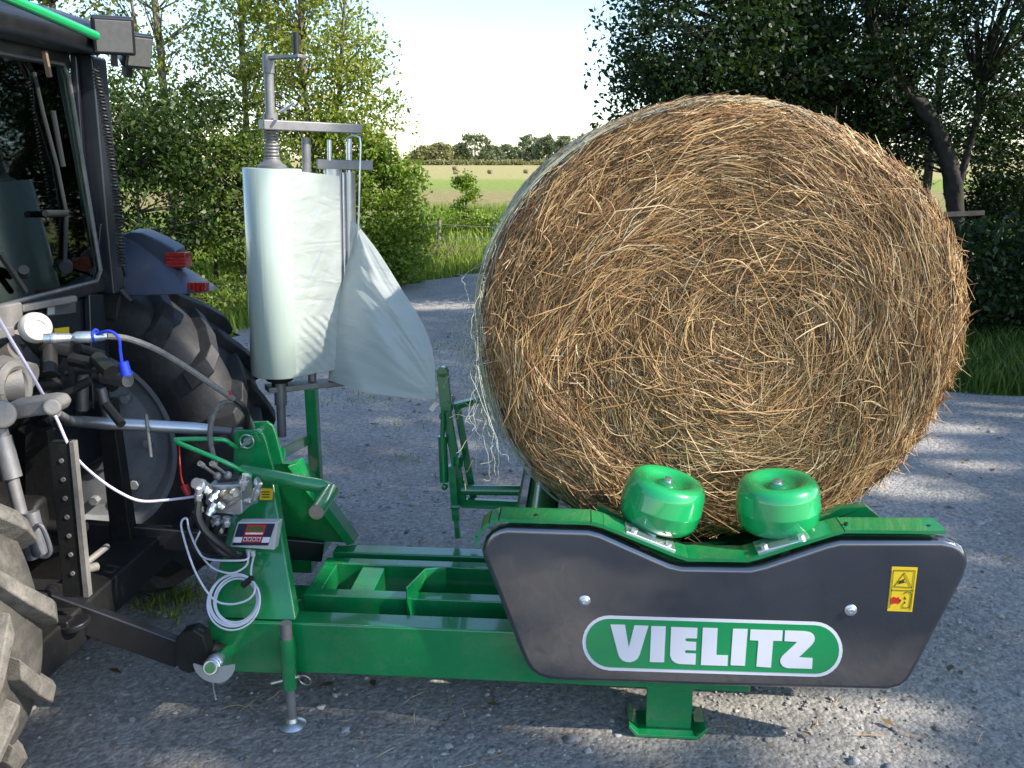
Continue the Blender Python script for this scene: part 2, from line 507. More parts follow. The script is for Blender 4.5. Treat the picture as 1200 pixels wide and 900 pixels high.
        if bevel:
            md = o.modifiers.new('edge', 'BEVEL')
            md.width = bevel; md.segments = segs; md.limit_method = 'ANGLE'; md.angle_limit = R(smooth)
            md.harden_normals = True
        else:
            me.set_sharp_from_angle(angle=R(smooth))
        tag(o, label, cat, group, kind)
        return o


def tag(o, label=None, cat=None, group=None, kind=None):
    if label: o['label'] = label
    if cat: o['category'] = cat
    if group: o['group'] = group
    if kind: o['kind'] = kind
    return o


def thing(name, label, cat, base, group=None):
    """Empty at a thing's base, in the machine frame"""
    o = bpy.data.objects.new(name, None)
    COL.objects.link(o)
    o.empty_display_size = 0.1
    o.location = W(base); o.rotation_euler.z = -YAW
    BASE[o.name] = Vector(base)
    return tag(o, label, cat, group)


def np_mesh(name, verts, quads, mat, parent=None, smooth=False, loc=None):
    verts = np.asarray(verts, dtype=np.float32).reshape(-1, 3)
    quads = np.asarray(quads, dtype=np.int32)
    k = quads.shape[1]
    me = bpy.data.meshes.new(name)
    me.vertices.add(len(verts)); me.vertices.foreach_set('co', verts.ravel())
    me.loops.add(quads.size); me.loops.foreach_set('vertex_index', quads.ravel())
    me.polygons.add(len(quads)); me.polygons.foreach_set('loop_start', np.arange(0, quads.size, k, dtype=np.int32))
    me.update(calc_edges=True)
    me.validate()
    me.materials.append(mat)
    if smooth:
        me.shade_smooth()
    o = bpy.data.objects.new(name, me)
    COL.objects.link(o)
    if parent is not None:
        o.parent = parent
    if loc is not None:
        o.location = loc
    return o

# ================================================================== BALE WRAPPER
YB0, YB1 = 2.41, 2.49            # near beam
YR0, YR1 = 2.92, 2.99            # far beam
ZB0, ZB1 = 0.155, 0.325
YP = 2.345                       # face of the guard panel
wr = thing('bale_wrapper', 'green tractor-mounted bale wrapper with an anthracite guard panel, carrying the straw bale', 'bale wrapper', (0.0, 2.68, 0.0))
Y = Vector((0, 1, 0)); X = Vector((1, 0, 0)); Z = Vector((0, 0, 1))
xa = L(338, 760, y=YB0).x
# beams and table
XBE = L(880, 800, y=YB0).x
MB().span((xa, YB0, ZB0), (XBE, YB1, ZB1)).build('beam', M['green'], wr, bevel=0.006)
MB().span((xa, YR0, ZB0), (XBE, YR1, ZB1)).build('beam', M['green'], wr, bevel=0.006)
xf = L(357, 695, z=ZB1).x
tb = MB()
tb.span((xf, 2.585, 0.185), (0.95, 2.635, ZB1 + .004)); tb.span((xf, 2.82, 0.185), (0.95, 2.868, ZB1 + .004))
tb.span((xf + .001, 2.636, 0.19), (xf + .05, 2.819, ZB1 + .002))
tb.build('table_frame', M['green'], wr, bevel=0.004)
cx = L(432, 675, z=ZB1).x
MB().span((cx - .04, 2.637, .24), (cx + .04, 2.818, ZB1 - .003)).build('crossmember', M['green'], wr, bevel=0.004)
MB().span((xf + .35, 2.637, .16), (0.90, 2.818, .175)).build('floor_plate', M['green_old'], wr)
# bent stop bracket in the table
y0 = 2.60
bk = MB()
a, b_, c = L(475, 683, y=2.56), L(498, 680, y=2.70), L(523, 679, y=2.72)
for p, q in ((a, b_), (b_, c)):
    d = (q - p); s = Vector((d.y, -d.x, 0)).normalized() * .006
    p = p.copy(); q = q.copy(); p.z = q.z = ZB1 + .055
    bk.prism([p, q, Vector((q.x, q.y, ZB1 - .02)), Vector((p.x, p.y, ZB1 - .10 if p is not b_ else ZB1 - .02))], s)
bk.build('stop_bracket', M['green'], wr, bevel=0.002)

# headstock: an A of two tapered legs
hs = MB()
zb = 0.335
fl, fr_ = L(243, 735, y=YB0 - .01), L(347, 728, y=YB0 - .01)
fl.z = fr_.z = zb
tl, trr = L(281, 566, y=2.615), L(319, 556, y=2.615)
ztop = trr.z = tl.z = (tl.z + trr.z) / 2
hs.prism([fl, fr_, trr, tl], (0, 0.045, 0.012))
ridge = MB()
hs.build('headstock', M['green'], wr, bevel=0.008)
hb = MB().span((fl.x, YB0 - .012, ZB0 - .004), (xa - .003, YB1 + .02, zb - .002))
hb.build('headstock_base', M['green'], wr, bevel=0.010)
# far leg mirrored about the middle
mid = 2.70
far = [Vector((p.x, 2 * mid - p.y, p.z)) for p in (fl, fr_, trr, tl)]
hf = MB().prism([far[0], far[1] + X * .02, far[2] + X * .01, far[3]], (0, -.02, 0))
hf.prism([far[1] + Vector((.012, -.05, 0)), far[1] + Vector((.035, -.02, 0)), far[2] + Vector((.03, -.02, .0)), far[2] + Vector((.007, -.05, 0))], (0, .07, 0))
hf.build('headstock_leg', M['green'], wr, bevel=0.003)
# inside web
MB().prism([Vector((fl.x + .05, YB1 + .02, .20)), Vector((fl.x + .05, YR0, .20)), Vector((tl.x + .03, mid + .06, ztop)), Vector((tl.x + .03, mid - .06, ztop))], (.012, 0, 0)).build('web_plate', M['green'], wr)
MB().span((fl.x, YB1 + .022, .16), (xa, YR0 - .002, .19)).build('floor_plate', M['green'], wr)
# top lugs
def lug(yy, k):
    pts = [L(275, 558, y=2.66), L(276, 508, y=2.66), L(279, 503, y=2.66), L(303, 502, y=2.66), L(310, 507, y=2.66), L(314, 517, y=2.66), L(323, 553, y=2.66)]
    pts = [Vector((p.x, yy, p.z)) for p in pts]
    return MB().prism(pts, (0, .014, 0)).build('top_lug', M['green'], wr, bevel=0.003)
lg = lug(2.645, 0)
lug(2.735, 1)
pin = L(291, 516, y=2.64)
hp = MB().cyl(pin + Y * .12, pin - Y * .012, .011).ring(pin - Y * .012, Y, .022, .0022)
hp.cyl(pin + Vector((-.018, -.014, -.018)), pin + Vector((.018, -.014, .018)), .005)
hp.build('hitch_pin', M['zinc'], lg)
# small yellow label on the headstock
q = [L(u, v, y=2.565) for u, v in ((305, 572), (320, 573), (319, 586), (304, 586))]
MB().prism(q, (0, .003, 0)).build('warning_label', M['yellow'], wr)
qi = MB()
for k in range(3):
    qi.prism([L(u, v, y=2.5635) for u, v in ((307, 576 + 3 * k), (316, 576 + 3 * k), (316, 577.2 + 3 * k), (307, 577.2 + 3 * k))], (0, .002, 0))
qi.build('label_print', M['ink'], wr)
# cross tube with its bent end
ct = [L(283, 552, y=2.58), L(335, 562, y=2.56), L(378, 570, y=2.54)]
e1, e2 = L(389, 574, y=2.53), L(371, 600, y=2.36)
MB().tube(ct + [L(388, 575, y=2.53), e2], .0225, 20).build('cross_tube', M['green'], wr)
MB().cyl(e2 + (e2 - e1).normalized() * .0005, e2 + (e2 - e1).normalized() * .004, .0215, n=20).build('tube_cap', M['wood'], wr)
# bright rod loop that holds the hoses
rod = [L(280, 527, y=2.66), L(270, 520, y=2.62), L(258, 515, y=2.6), L(211, 515, y=2.58), L(206, 517, y=2.56), L(211, 520, y=2.52), L(262, 541, y=2.5), L(296, 558, y=2.56)]
MB().tube(rod, .0075, 10, k=4).build('hose_holder', M['green_bright'], wr)

# skid foot
fx0, fx1 = L(757, 820, y=2.44).x, L(811, 820, y=2.44).x
MB().span((fx0, YB0 + .012, .012), (fx1, YB1 - .008, ZB0 - .001)).build('stand_post', M['green'], wr, bevel=0.005)
sx0, sx1 = L(737, 865, y=2.40).x, L(826, 865, y=2.40).x
sk = MB().prism([Vector((x, 2.385, z)) for x, z in ((sx0 - .004, .034), (sx0 + .02, .004), (sx1 - .02, .004), (sx1 + .004, .034), (sx1 + .001, .044), (sx1 - .026, .014), (sx0 + .026, .014), (sx0 - .001, .044))], (0, .125, 0))
sk.build('skid_plate', M['green'], wr, bevel=0.002)
MB().span((fx0, YR0 + .01, .0), (fx1, YR1 - .01, ZB0 - .001)).build('stand_post', M['green'], wr, bevel=0.005)

# guard panel
pp = [(566, 640), (569, 632), (575, 625), (584, 620), (594, 618), (690, 621), (705, 625), (772, 655), (786, 661), (800, 664), (880, 665), (897, 661), (968, 637), (985, 633), (1105, 633),
      (1119, 636), (1129, 642), (1135, 651), (1136, 662), (1131, 678), (1072, 790), (1066, 800), (1056, 807), (1040, 811), (850, 806), (660, 800), (642, 798), (630, 794), (620, 786), (613, 774), (566, 655), (564, 647)]
gp = MB().prism([L(u, v, y=YP) for u, v in pp], (0, .05, 0)).build('guard_panel', M['panel'], wr, bevel=0.018, segs=5)

# logo
def stadium(u0, u1, v0, v1, s0, n=14):
    """rounded bar on the panel plane, slope s0"""
    rr = (v1 - v0) / 2
    pts = []
    for i in range(n + 1):
        a = -math.pi / 2 + math.pi * i / n
        pts.append((u1 - rr + rr * math.cos(a), (v0 + v1) / 2 + rr * math.sin(a)))
    for i in range(n + 1):
        a = math.pi / 2 + math.pi * i / n
        pts.append((u0 + rr + rr * math.cos(a), (v0 + v1) / 2 + rr * math.sin(a)))
    return [(u, v + s0 * (u - 835)) for u, v in pts]
SL = 0.031
MB().prism([L(u, v, y=YP - .0012) for u, v in stadium(682.5, 987.5, 725.2, 789.5, SL)], (0, .001, 0)).build('logo_border', M['white'], gp)
MB().prism([L(u, v, y=YP - .0024) for u, v in stadium(686.5, 983.5, 729, 785.8, SL)], (0, .001, 0)).build('logo_plate', M['logo_green'], gp)
s1 = 170 / 1200
def pA(pts): return [(670 + x * s1, 710 + y * s1) for x, y in pts]
def pB(pts): return [(830 + x * s1, 710 + y * s1) for x, y in pts]
letters = [
    pA([(320, 155), (440, 157), (472, 345), (518, 162), (635, 165), (562, 405), (545, 437), (518, 457), (485, 466), (450, 464), (418, 450), (395, 425), (383, 395)]),
    pA([(658, 168), (778, 170), (764, 467), (645, 465)]),
    pA([(822, 175), (1040, 184), (1036, 270), (955, 268), (942, 274), (938, 283), (944, 292), (958, 297), (1030, 300), (1027, 370), (950, 366), (938, 372), (934, 381), (940, 390), (952, 394), (1028, 396), (1023, 487), (890, 481), (855, 470), (828, 448), (813, 412)]),
    pA([(1085, 182), (1207, 186), (1196, 408), (1292, 411), (1288, 497), (1068, 490)]),
    pB([(205, 190), (326, 193), (303, 497), (184, 491)]),
    pB([(350, 197), (616, 205), (610, 291), (537, 290), (518, 511), (398, 503), (415, 288), (344, 284)]),
    pB([(636, 205), (800, 211), (845, 220), (872, 240), (882, 265), (876, 295), (855, 325), (748, 427), (863, 433), (858, 522), (650, 515), (615, 500), (596, 470), (596, 445), (612, 415), (737, 298), (630, 292)]),
]
lt = MB()
for g in letters:
    lt.prism([L(u, v, y=YP - .0036) for u, v in g], (0, .001, 0))
lt.build('lettering', M['white'], gp)
# panel bolts
for u, v in ((685, 704), (997, 715)):
    c = L(u, v, y=YP)
    bm_ = MB().lathe(c - Y * -.001, (0, -1, 0), [(.017, 0), (.017, .002), (.0155, .0035), (.011, .0045), (.011, .0085), (.009, .010), (.005, .0105), (.0045, .007)], 20)
    bm_.build('bolt', M['zinc'], gp)
# warning label with its pictograms
s2 = 80 / 900
def pC(pts): return [L(1020 + x * s2, 650 + y * s2, y=YPL) for x, y in pts]
YPL = YP - .001
wl = MB().prism(pC([(285, 160), (625, 170), (550, 755), (222, 742)]), (0, .001, 0)).build('warning_label', M['yellow'], gp)
YPL = YP - .002
ik = MB()
def line(p, q, w=.0011):
    a, b_ = pC([p])[0], pC([q])[0]
    ik.bar(a, b_, w, .0008, side=(b_ - a).cross(Y))
for p, q in (((450, 240), (545, 435)), ((545, 435), (315, 420)), ((315, 420), (450, 240)), ((275, 465), (575, 475)), ((308, 205), (592, 212)), ((308, 205), (255, 700)), ((592, 212), (530, 730)),
             ((440, 520), (470, 490)), ((470, 490), (530, 495)), ((530, 495), (545, 530)), ((545, 530), (515, 700)), ((515, 700), (425, 700)), ((425, 700), (430, 650))):
    line(p, q)
ik.prism(pC([(370, 390), (380, 350), (430, 330), (460, 310), (440, 355), (480, 360), (430, 375), (400, 380)]), (0, .0008, 0))
ik.prism(pC([(445, 590), (455, 550), (475, 590)]), (0, .0008, 0)); ik.prism(pC([(440, 650), (450, 615), (468, 640)]), (0, .0008, 0))
ik.prism(pC([(375, 580), (410, 600), (385, 640)]), (0, .0008, 0))
ik.build('pictogram', M['ink'], gp)
MB().prism(pC([(275, 580), (310, 555), (345, 570), (378, 560), (380, 650), (340, 640), (275, 655)]), (0, .0008, 0)).build('red_pictogram', M['red_ink'], gp)

# bent rail along the top of the panel
rl = [(559, 640), (561, 630), (567, 621), (575, 615), (585, 612), (692, 615), (706, 619), (796, 655), (806, 658), (876, 659), (888, 656), (978, 628), (990, 625), (1108, 626)]
rp_ = [L(u, v, y=YP - .004) for u, v in rl]
up = MB()
for i in range(len(rp_) - 1):
    p, q = rp_[i], rp_[i + 1]
    d = (q - p).normalized(); n_ = Vector((-d.z, 0, d.x))
    up.add([p, q, q + n_ * .010, p + n_ * .010, p + Y * .09, q + Y * .09, q + n_ * .010 + Y * .09, p + n_ * .010 + Y * .09],
           [(0, 1, 2, 3), (7, 6, 5, 4), (3, 2, 6, 7), (0, 4, 5, 1)] + ([(0, 3, 7, 4)] if i == 0 else []) + ([(1, 5, 6, 2)] if i == len(rp_) - 2 else []))
ra = up.build('rail', M['green'], wr, smooth=30)
for u, v in ((628, 608), (991, 618), (1088, 620)):
    c = L(u, v, y=YP + .03)
    z_ = rp_[5].z + .0105 if u < 800 else rp_[-1].z + .0095
    MB().cyl((c.x, c.y, z_ - .004), (c.x, c.y, z_ + .0015), .006).build('bolt', M['black'], ra)
# plate that carries the rail, behind the panel
MB().prism([Vector((rp_[4].x + .02, YP + .055, rp_[4].z - .004)), Vector((rp_[7].x, YP + .055, rp_[7].z - .004)), Vector((rp_[10].x, YP + .055, rp_[10].z - .004)), Vector((rp_[12].x, YP + .055, rp_[12].z - .004)), Vector((rp_[13].x, YP + .055, rp_[13].z - .004)), Vector((.9, YP + .055, .2)), Vector((-.12, YP + .055, .2))], (0, .012, 0)).build('carrier_plate', M['green'], wr)

# guide rollers
def guide(cu, cv, tilt, pu, pv, ptilt):
    c = L(cu, cv, y=2.49)
    ax = Vector((math.sin(tilt), -.03, math.cos(tilt))).normalized()
    r, h = .119, .150
    pr = [(.012, -h / 2), (.075, -h / 2), (.095, -h / 2 + .004), (.109, -h / 2 + .015), (r - .002, -h / 2 + .034), (r, -.012), (r + .0012, -.008), (r + .0012, -.004), (r, 0), (r - .002, h / 2 - .034), (r - .009, h / 2 - .014), (r - .020, h / 2 - .003), (r - .034, h / 2),
          (r - .046, h / 2 - .003), (r - .058, h / 2 - .011), (r - .066, h / 2 - .017), (.034, h / 2 - .021), (.030, h / 2 - .018), (.026, h / 2 - .012), (.012, h / 2 - .011)]
    g = MB().lathe(c, ax, pr, 56).build('guide_roller', M['green_bright'], wr, smooth=60)
    t = c + ax * (h / 2 - .012)
    MB().lathe(t, ax, [(.017, 0), (.017, .003), (.012, .004), (.012, .011), (.008, .013), (.003, .0135)], 24).build('bolt', M['zinc'], g)
    b0 = c - ax * (h / 2)
    pc = L(pu, pv, y=2.385) + Z * .006
    pn = Vector((math.sin(ptilt), 0, math.cos(ptilt))); pd = Vector((math.cos(ptilt), 0, -math.sin(ptilt)))
    mp = MB()
    rot = Matrix((pd, Y, pn)).transposed()
    mp.box(pc, (.150, .072, .012), rot)
    mp.build('mount_plate', M['zinc'], g, bevel=.003)
    MB().cyl(b0 + ax * .002, pc + (b0 - pc) * .1, .017).build('spindle', M['zinc'], g)
    for k in (-1, 1):
        MB().cyl(pc + pd * (.052 * k) + pn * .005 - Y * .02, pc + pd * (.052 * k) + pn * .016 - Y * .02, .010, n=6).build('bolt', M['zinc'], g)
guide(776, 587, R(12), 761, 632, R(21))
guide(911.5, 590, R(-5), 916, 637, R(-18))

# bale rollers
def bale_roller(x, s):
    a = Vector((x, 2.56, .535)); b_ = Vector((x, 3.75, .535))
    r = .058
    br = MB().lathe(a, b_ - a, [(.02, 0), (r, .0), (r, (b_ - a).length), (.02, (b_ - a).length)], 32).build('bale_roller', M['green'], wr)
    xo = a.x - s * .078
    MB().prism([Vector((xo, 2.50, .44)), Vector((xo, 2.50, .575)), Vector((xo, 2.75, .60)), Vector((xo, 3.7, .60)), Vector((xo, 3.7, .44))], (.008, 0, 0)).build('side_plate', M['green'], br)
bale_roller(L(630, 627, y=2.56).x, 1)
bale_roller(L(985, 627, y=2.56).x, -1)
MB().span((-.06, 3.70, .42), (.98, 3.76, .56)).span((.35, 2.9, .33), (.55, 3.2, .42)).build('table_frame', M['green'], wr, bevel=.004)
MB().prism([L(u, v, y=2.52) for u, v in ((700, 608), (800, 646), (878, 646), (960, 614), (1040, 614), (1016, 594), (985, 596), (900, 640), (800, 640), (700, 592))], (0, .03, 0)).build('bearing_plate', M['green'], wr)
MB().span((.05, 2.56, .36), (.85, 3.7, .44)).build('table_bed', M['green_old'], wr)

# parking jack
jy = 2.365
jt, jb = L(336, 752, y=jy), L(340, 806, y=jy)
jx = (jt.x + jb.x) / 2
jk = MB().cyl((jx, jy, jb.z), (jx, jy, jt.z + .012), .0225).build('parking_jack', M['green'], wr)
MB().span((jx - .015, jy + .02, jt.z - .09), (jx + .015, YB0 - .013, jt.z - .03)).build('bracket', M['green'], jk)
MB().cyl((jx, jy, jt.z + .01), (jx, jy, L(335, 730, y=jy).z), .0175).build('inner_tube', M['steel'], jk)
MB().cyl((jx, jy, .008), (jx, jy, jb.z + .01), .0145).build('inner_tube', M['steel'], jk)
MB().lathe((jx, jy, 0), Z, [(.040, 0), (.042, .004), (.034, .010), (.018, .016), (.014, .03)], 28).build('foot_plate', M['zinc'], jk)
cl = L(352, 794, y=jy)
cp = MB().cyl((jx - .05, jy - .02, cl.z - .012), (jx + .035, jy, cl.z + .005), .0045).ring((jx + .05, jy - .005, cl.z - .005), (.2, 1, .3), .020, .0018)
cp.build('locking_pin', M['brass'], jk)

# lower linkage pin with its guide cone
lp = L(246, 783, y=2.22)
lq = L(268, 762, y=2.40)
lk = MB().cyl(lq, lq + (lp - lq) * .55, .021).build('linkage_pin', M['green'], wr)
MB().ball(lq + (lp - lq) * .72, .028).cyl(lq + (lp - lq) * .5, lq + (lp - lq) * .98, .020).ring(lq + (lp - lq) * .9, lp - lq, .021, .004).build('hitch_ball', M['zinc'], lk)
MB().cyl(lp - (lp - lq) * .01, lp + (lp - lq) * .01, .0155).build('pin_end', M['green'], lk)
d = (lp - lq).normalized()
cone = MB()
cc = lq + (lp - lq) * .9
u1 = X; u2 = Z
outer = [cc + (X * math.cos(t) + Z * math.sin(t)) * .062 + Vector((0, .012, 0)) for t in [math.pi * (1.02 + .98 * i / 18) for i in range(19)]]
inner = [cc + (X * math.cos(t) + Z * math.sin(t)) * .021 - Vector((0, .006, 0)) for t in [math.pi * (1.02 + .98 * i / 18) for i in range(19)]]
cone.prism(outer + inner[::-1], (0, .006, .0))
cone.build('guide_cone', M['box_grey'], lk)
MB().tube([cc + Vector((0, 0, -.055)), cc + Vector((-.004, .005, -.075)), cc + Vector((.003, .0, -.11))], .0022, 6).build('chain', M['zinc'], lk)

# hydraulic valve block on the headstock
vy = 2.46
vb = MB()
fq = [L(u, v, y=vy) for u, v in ((243, 569), (283, 568), (284, 602), (280, 604), (252, 601), (240, 590))]
vb.prism(fq, (0.012, .06, .01))
vbo = vb.build('valve_block', M['zinc'], wr, bevel=.004)
def fit(name, mat, segs):
    for (u0, v0, ya), (u1_, v1, yb), r in segs:
        f = MB()
        a, c = L(u0, v0, y=ya), L(u1_, v1, y=yb)
        f.cyl(a, c, r, n=14)
        f.cyl(a + (c - a) * .35, a + (c - a) * .6, r * 1.28, n=6)
        f.build(name, mat, vbo)
fit('fitting', M['zinc'], [((229, 566, 2.40), (241, 571, 2.44), .016), ((232, 590, 2.40), (233, 572, 2.40), .010), ((246, 588, 2.41), (256, 576, 2.44), .010), ((244, 604, 2.40), (252, 590, 2.42), .011),
                           ((253, 616, 2.45), (254, 606, 2.45), .013), ((265, 616, 2.45), (266, 606, 2.45), .013), ((285, 573, 2.46), (288, 556, 2.46), .011), ((288, 588, 2.44), (300, 586, 2.43), .010),
                           ((298, 585, 2.43), (304, 566, 2.43), .010), ((300, 566, 2.43), (304, 565, 2.43), .014)])
fit('fitting', M['brass'], [((240, 572, 2.43), (246, 578, 2.43), .014), ((262, 578, 2.44), (266, 580, 2.43), .013), ((273, 576, 2.44), (277, 578, 2.43), .012), ((255, 590, 2.43), (262, 596, 2.43), .012), ((266, 594, 2.44), (282, 583, 2.44), .006), ((258, 618, 2.45), (259, 624, 2.45), .009), ((234, 592, 2.42), (236, 600, 2.42), .008)])
lv = MB()
for (u0, v0), (u1_, v1) in (((234, 543), (255, 558)), ((248, 543), (267, 557))):
    a, c = L(u0, v0, y=2.40), L(u1_, v1, y=2.48)
    lv.cyl(a, c, .0045, n=10); lv.ball(c, .013, 12); lv.cyl(a, a + (c - a) * .18, .008, n=12)
lv.build('lever', M['steel'], vbo)
MB().cyl(L(256, 560, y=2.49), L(280, 560, y=2.5), .016).build('spool_housing', M['hose'], vbo)

# control box
bq = [L(u, v, y=2.435) for u, v in ((278, 612), (326, 612), (321, 645), (269, 641))]
nrm = (bq[1] - bq[0]).cross(bq[3] - bq[0]).normalized()
if nrm.y > 0: nrm = -nrm
cbx = MB().prism(bq, -nrm * .032 + X * .004).build('control_box', M['box_grey'], wr, bevel=.004)
def on_box(name, pts, mat, off):
    o = bq[0]; ex = bq[1] - bq[0]; ey = bq[3] - bq[0]
    mb_ = MB()
    for poly in pts:
        mb_.prism([o + ex * x + ey * y + nrm * off for x, y in poly], nrm * .0008)
    return mb_.build(name, mat, cbx)
rc = lambda x0, y0, x1, y1: [(x0, y0), (x1, y0), (x1, y1), (x0, y1)]
on_box('front_foil', [rc(.05, .05, .94, .93)], M['box_navy'], .0006)
on_box('display_frame', [rc(.27, .08, .74, .50), rc(.27, .53, .74, .80)], M['red_ink'], .0016)
on_box('display', [rc(.31, .15, .70, .34)], M['lcd'], .0026)
on_box('key_label', [rc(.055, .58, .255, .80), rc(.755, .58, .935, .80), rc(.29, .40, .72, .47)] + [rc(.29 + .11 * k, .59, .375 + .11 * k, .74) for k in range(4)], M['white'], .0028)
on_box('key', [rc(.305 + .11 * k, .62, .36 + .11 * k, .71) for k in range(4)], M['box_navy'], .0038)
gl_ = MB()
for u, v in ((291, 644), (296, 645)):
    a = L(u, v, y=2.44); gl_.cyl(a, a + Vector((0, .0, -.018)), .008, n=10)
gl_.build('cable_gland', M['box_grey'], cbx)

# cable coil, cables and hoses
cc0 = L(280, 702, y=2.405)
slant = Vector((0, -.86, .5))
co_ = MB()
for k in range(6):
    ox, oz = rnd.uniform(-.008, .008), rnd.uniform(-.008, .008)
    rr_ = .066 + .0035 * k
    p = []
    for i in range(41):
        t = 2 * math.pi * i / 40
        p.append(cc0 + Vector((ox + rr_ * math.cos(t) * .97, -.012 - .002 * k + (rr_ * math.sin(t) + oz) * .45, (oz + rr_ * math.sin(t)) * .86 + .008)))
    co_.tube(p, .0028, 7)
coil = co_.build('cable_coil', M['cable'], wr)
ta = L(295, 677, y=2.44)
MB().tube([ta + Vector((-.018, -.03, -.012)), ta + Vector((.012, -.025, .012))], .010, 8).build('tape', M['hose'], coil)
def cab(name, mat, r, pts, k=6, n=8, parent=None):
    return MB().tube([L(u, v, y=yy) for u, v, yy in pts], r, n, k=k).build(name, mat, parent or wr)
cab('cable', M['cable'], .0032, [(298, 648, 2.44), (294, 672, 2.43), (299, 690, 2.39), (290, 703, 2.37), (268, 708, 2.36), (248, 700, 2.36), (228, 668, 2.38), (214, 625, 2.40), (213, 611, 2.41), (219, 608, 2.42), (222, 622, 2.42), (232, 645, 2.41), (243, 655, 2.40), (275, 657, 2.39), (290, 655, 2.40), (291, 647, 2.43)])
cab('cable', M['cable'], .0030, [(291, 648, 2.43), (289, 662, 2.42), (275, 671, 2.40), (260, 670, 2.40), (245, 662, 2.41), (229, 640, 2.43), (232, 628, 2.44), (238, 616, 2.45)])
cab('cable', M['cable_violet'], .0042, [(-25, 325, 1.95), (0, 376, 2.0), (32, 430, 2.08), (52, 465, 2.15), (66, 490, 2.18), (86, 532, 2.22), (112, 558, 2.3), (140, 577, 2.36), (165, 587, 2.40), (195, 586, 2.43), (228, 582, 2.45)])
cab('hydraulic_hose', M['hose'], .0115, [(233, 588, 2.40), (232, 605, 2.38), (240, 622, 2.37), (258, 638, 2.38), (278, 652, 2.42), (290, 655, 2.50)])
cab('hydraulic_hose', M['hose'], .0115, [(244, 603, 2.40), (240, 618, 2.40), (246, 634, 2.39), (262, 648, 2.39), (284, 656, 2.44)])
cab('hydraulic_hose', M['hose'], .0105, [(256, 616, 2.44), (250, 630, 2.43), (258, 640, 2.41), (280, 649, 2.42), (292, 652, 2.47)])
cab('hydraulic_hose', M['hose'], .0085, [(228, 600, 2.42), (222, 618, 2.43), (226, 640, 2.42), (240, 652, 2.42), (262, 654, 2.43)])
hz_ = cab('hydraulic_hose', M['sleeve'], .0088, [(126, 394, 2.35), (150, 397, 2.38), (180, 408, 2.42), (210, 425, 2.47), (240, 445, 2.52), (262, 460, 2.56), (274, 468, 2.58)])
cab('hydraulic_hose', M['hose'], .0088, [(272, 466, 2.58), (286, 478, 2.60), (290, 492, 2.66), (284, 520, 2.80)])
cab('hydraulic_hose', M['sleeve'], .0085, [(296, 500, 2.72), (287, 482, 2.66), (272, 471, 2.62), (256, 476, 2.60), (247, 497, 2.58), (247, 520, 2.58), (253, 545, 2.56)])
MB().cyl(L(267, 461, y=2.57), L(271, 467, y=2.58), .0098).build('red_band', M['red'], hz_)
cab('red_lead', M['red'], .0026, [(210, 520, 2.53), (211, 545, 2.5), (213, 562, 2.46), (217, 572, 2.44)])
MB().cyl(L(216, 569, y=2.44), L(221, 580, y=2.43), .012, .008).build('red_plug', M['red'], wr)
# hydraulic coupler between tractor and hose
def along(a, b, prof):
    return MB().lathe(a, b - a, [(r, t * (b - a).length) for r, t in prof], 20)
ca, cb_ = L(51, 397, y=2.30), L(126, 394, y=2.35)
cpl = along(ca, cb_, [(.008, 0), (.0145, .01), (.0145, .12), (.016, .13), (.016, .2), (.0135, .22), (.0135, .40), (.010, .44), (.0155, .50), (.0165, .52), (.0165, .74), (.013, .78), (.013, .9), (.009, 1.0)]).build('hydraulic_coupler', M['zinc'], wr)
MB().ring(L(112, 393, y=2.34), X, .0155, .004).tube([L(113, 392, y=2.335), L(128, 388, y=2.33), L(139, 396, y=2.33), L(141, 412, y=2.33), L(143, 426, y=2.33)], .0045, 8, k=5).build('dust_cap_strap', M['blue'], cpl)
MB().cyl(L(144, 424, y=2.33), L(148, 438, y=2.33), .014).cyl(L(148, 437, y=2.33), L(148.6, 439.5, y=2.33), .0165).build('dust_cap', M['blue'], cpl)

# mast, film stretcher
my = 3.27
ma, mb2 = L(369, 458, y=my), L(371, 566, y=my)
mx_ = mb2.x
MB().span((mx_ - .022, my - .022, ZB1 - .06), (mx_ + .022, my + .022, L(313, 456, y=3.20).z - .010)).build('mast', M['green'], wr, bevel=.004)
MB().span((mx_ - .05, YR1 + .002, .2), (mx_ + .05, my + .03, .29)).build('mast_bracket', M['green'], wr, bevel=.004)
MB().bar(L(331, 531, y=2.85), L(364, 514, y=my), .012, .035).build('brace', M['green'], wr)
RX = (L(318, 197, y=3.22).x + L(322, 445, y=3.22).x) / 2
RY = 3.22
ZT, ZBt = L(318, 197, y=RY).z, L(320, 444, y=RY - .09).z
st = MB()
pa, pb = L(313, 456, y=3.20), L(432, 444, y=3.42)
pb.z = pa.z + .0
st.bar(pa, pb, .07, .022)
sto = st.build('film_stretcher', M['steel'], wr, bevel=.004)
zt2 = L(300, 147, y=3.18).z
MB().bar(L(297, 146, y=3.16), Vector((L(413, 157, y=3.40).x, 3.40, L(297, 146, y=3.16).z)), .055, .034).build('upper_arm', M['steel'], sto, bevel=.004)
za = L(330, 150, y=3.2).z
def zv(u, v, yy): return L(u, v, y=yy)
sp = MB()
sp.cyl((RX, RY, ZBt - .06), (RX, RY, ZBt - .015), .030)
sp.lathe((RX, RY, ZBt - .03), Z, [(.02, 0), (.048, .003), (.052, .012), (.052, .029)], 28)
sp.build('roll_seat', M['hose'], sto)
MB().cyl((RX + .005, RY - .01, L(325, 512, y=3.2).z), (RX + .005, RY - .01, ZBt - .12), .017).cyl((RX + .005, RY - .01, ZBt - .12), (RX + .005, RY - .01, ZBt - .035), .023).build('lower_spindle', M['steel'], sto)
zc = L(310, 68, y=RY).z
cr = MB().cyl((RX, RY, ZT + .03), (RX, RY, zc), .0165)
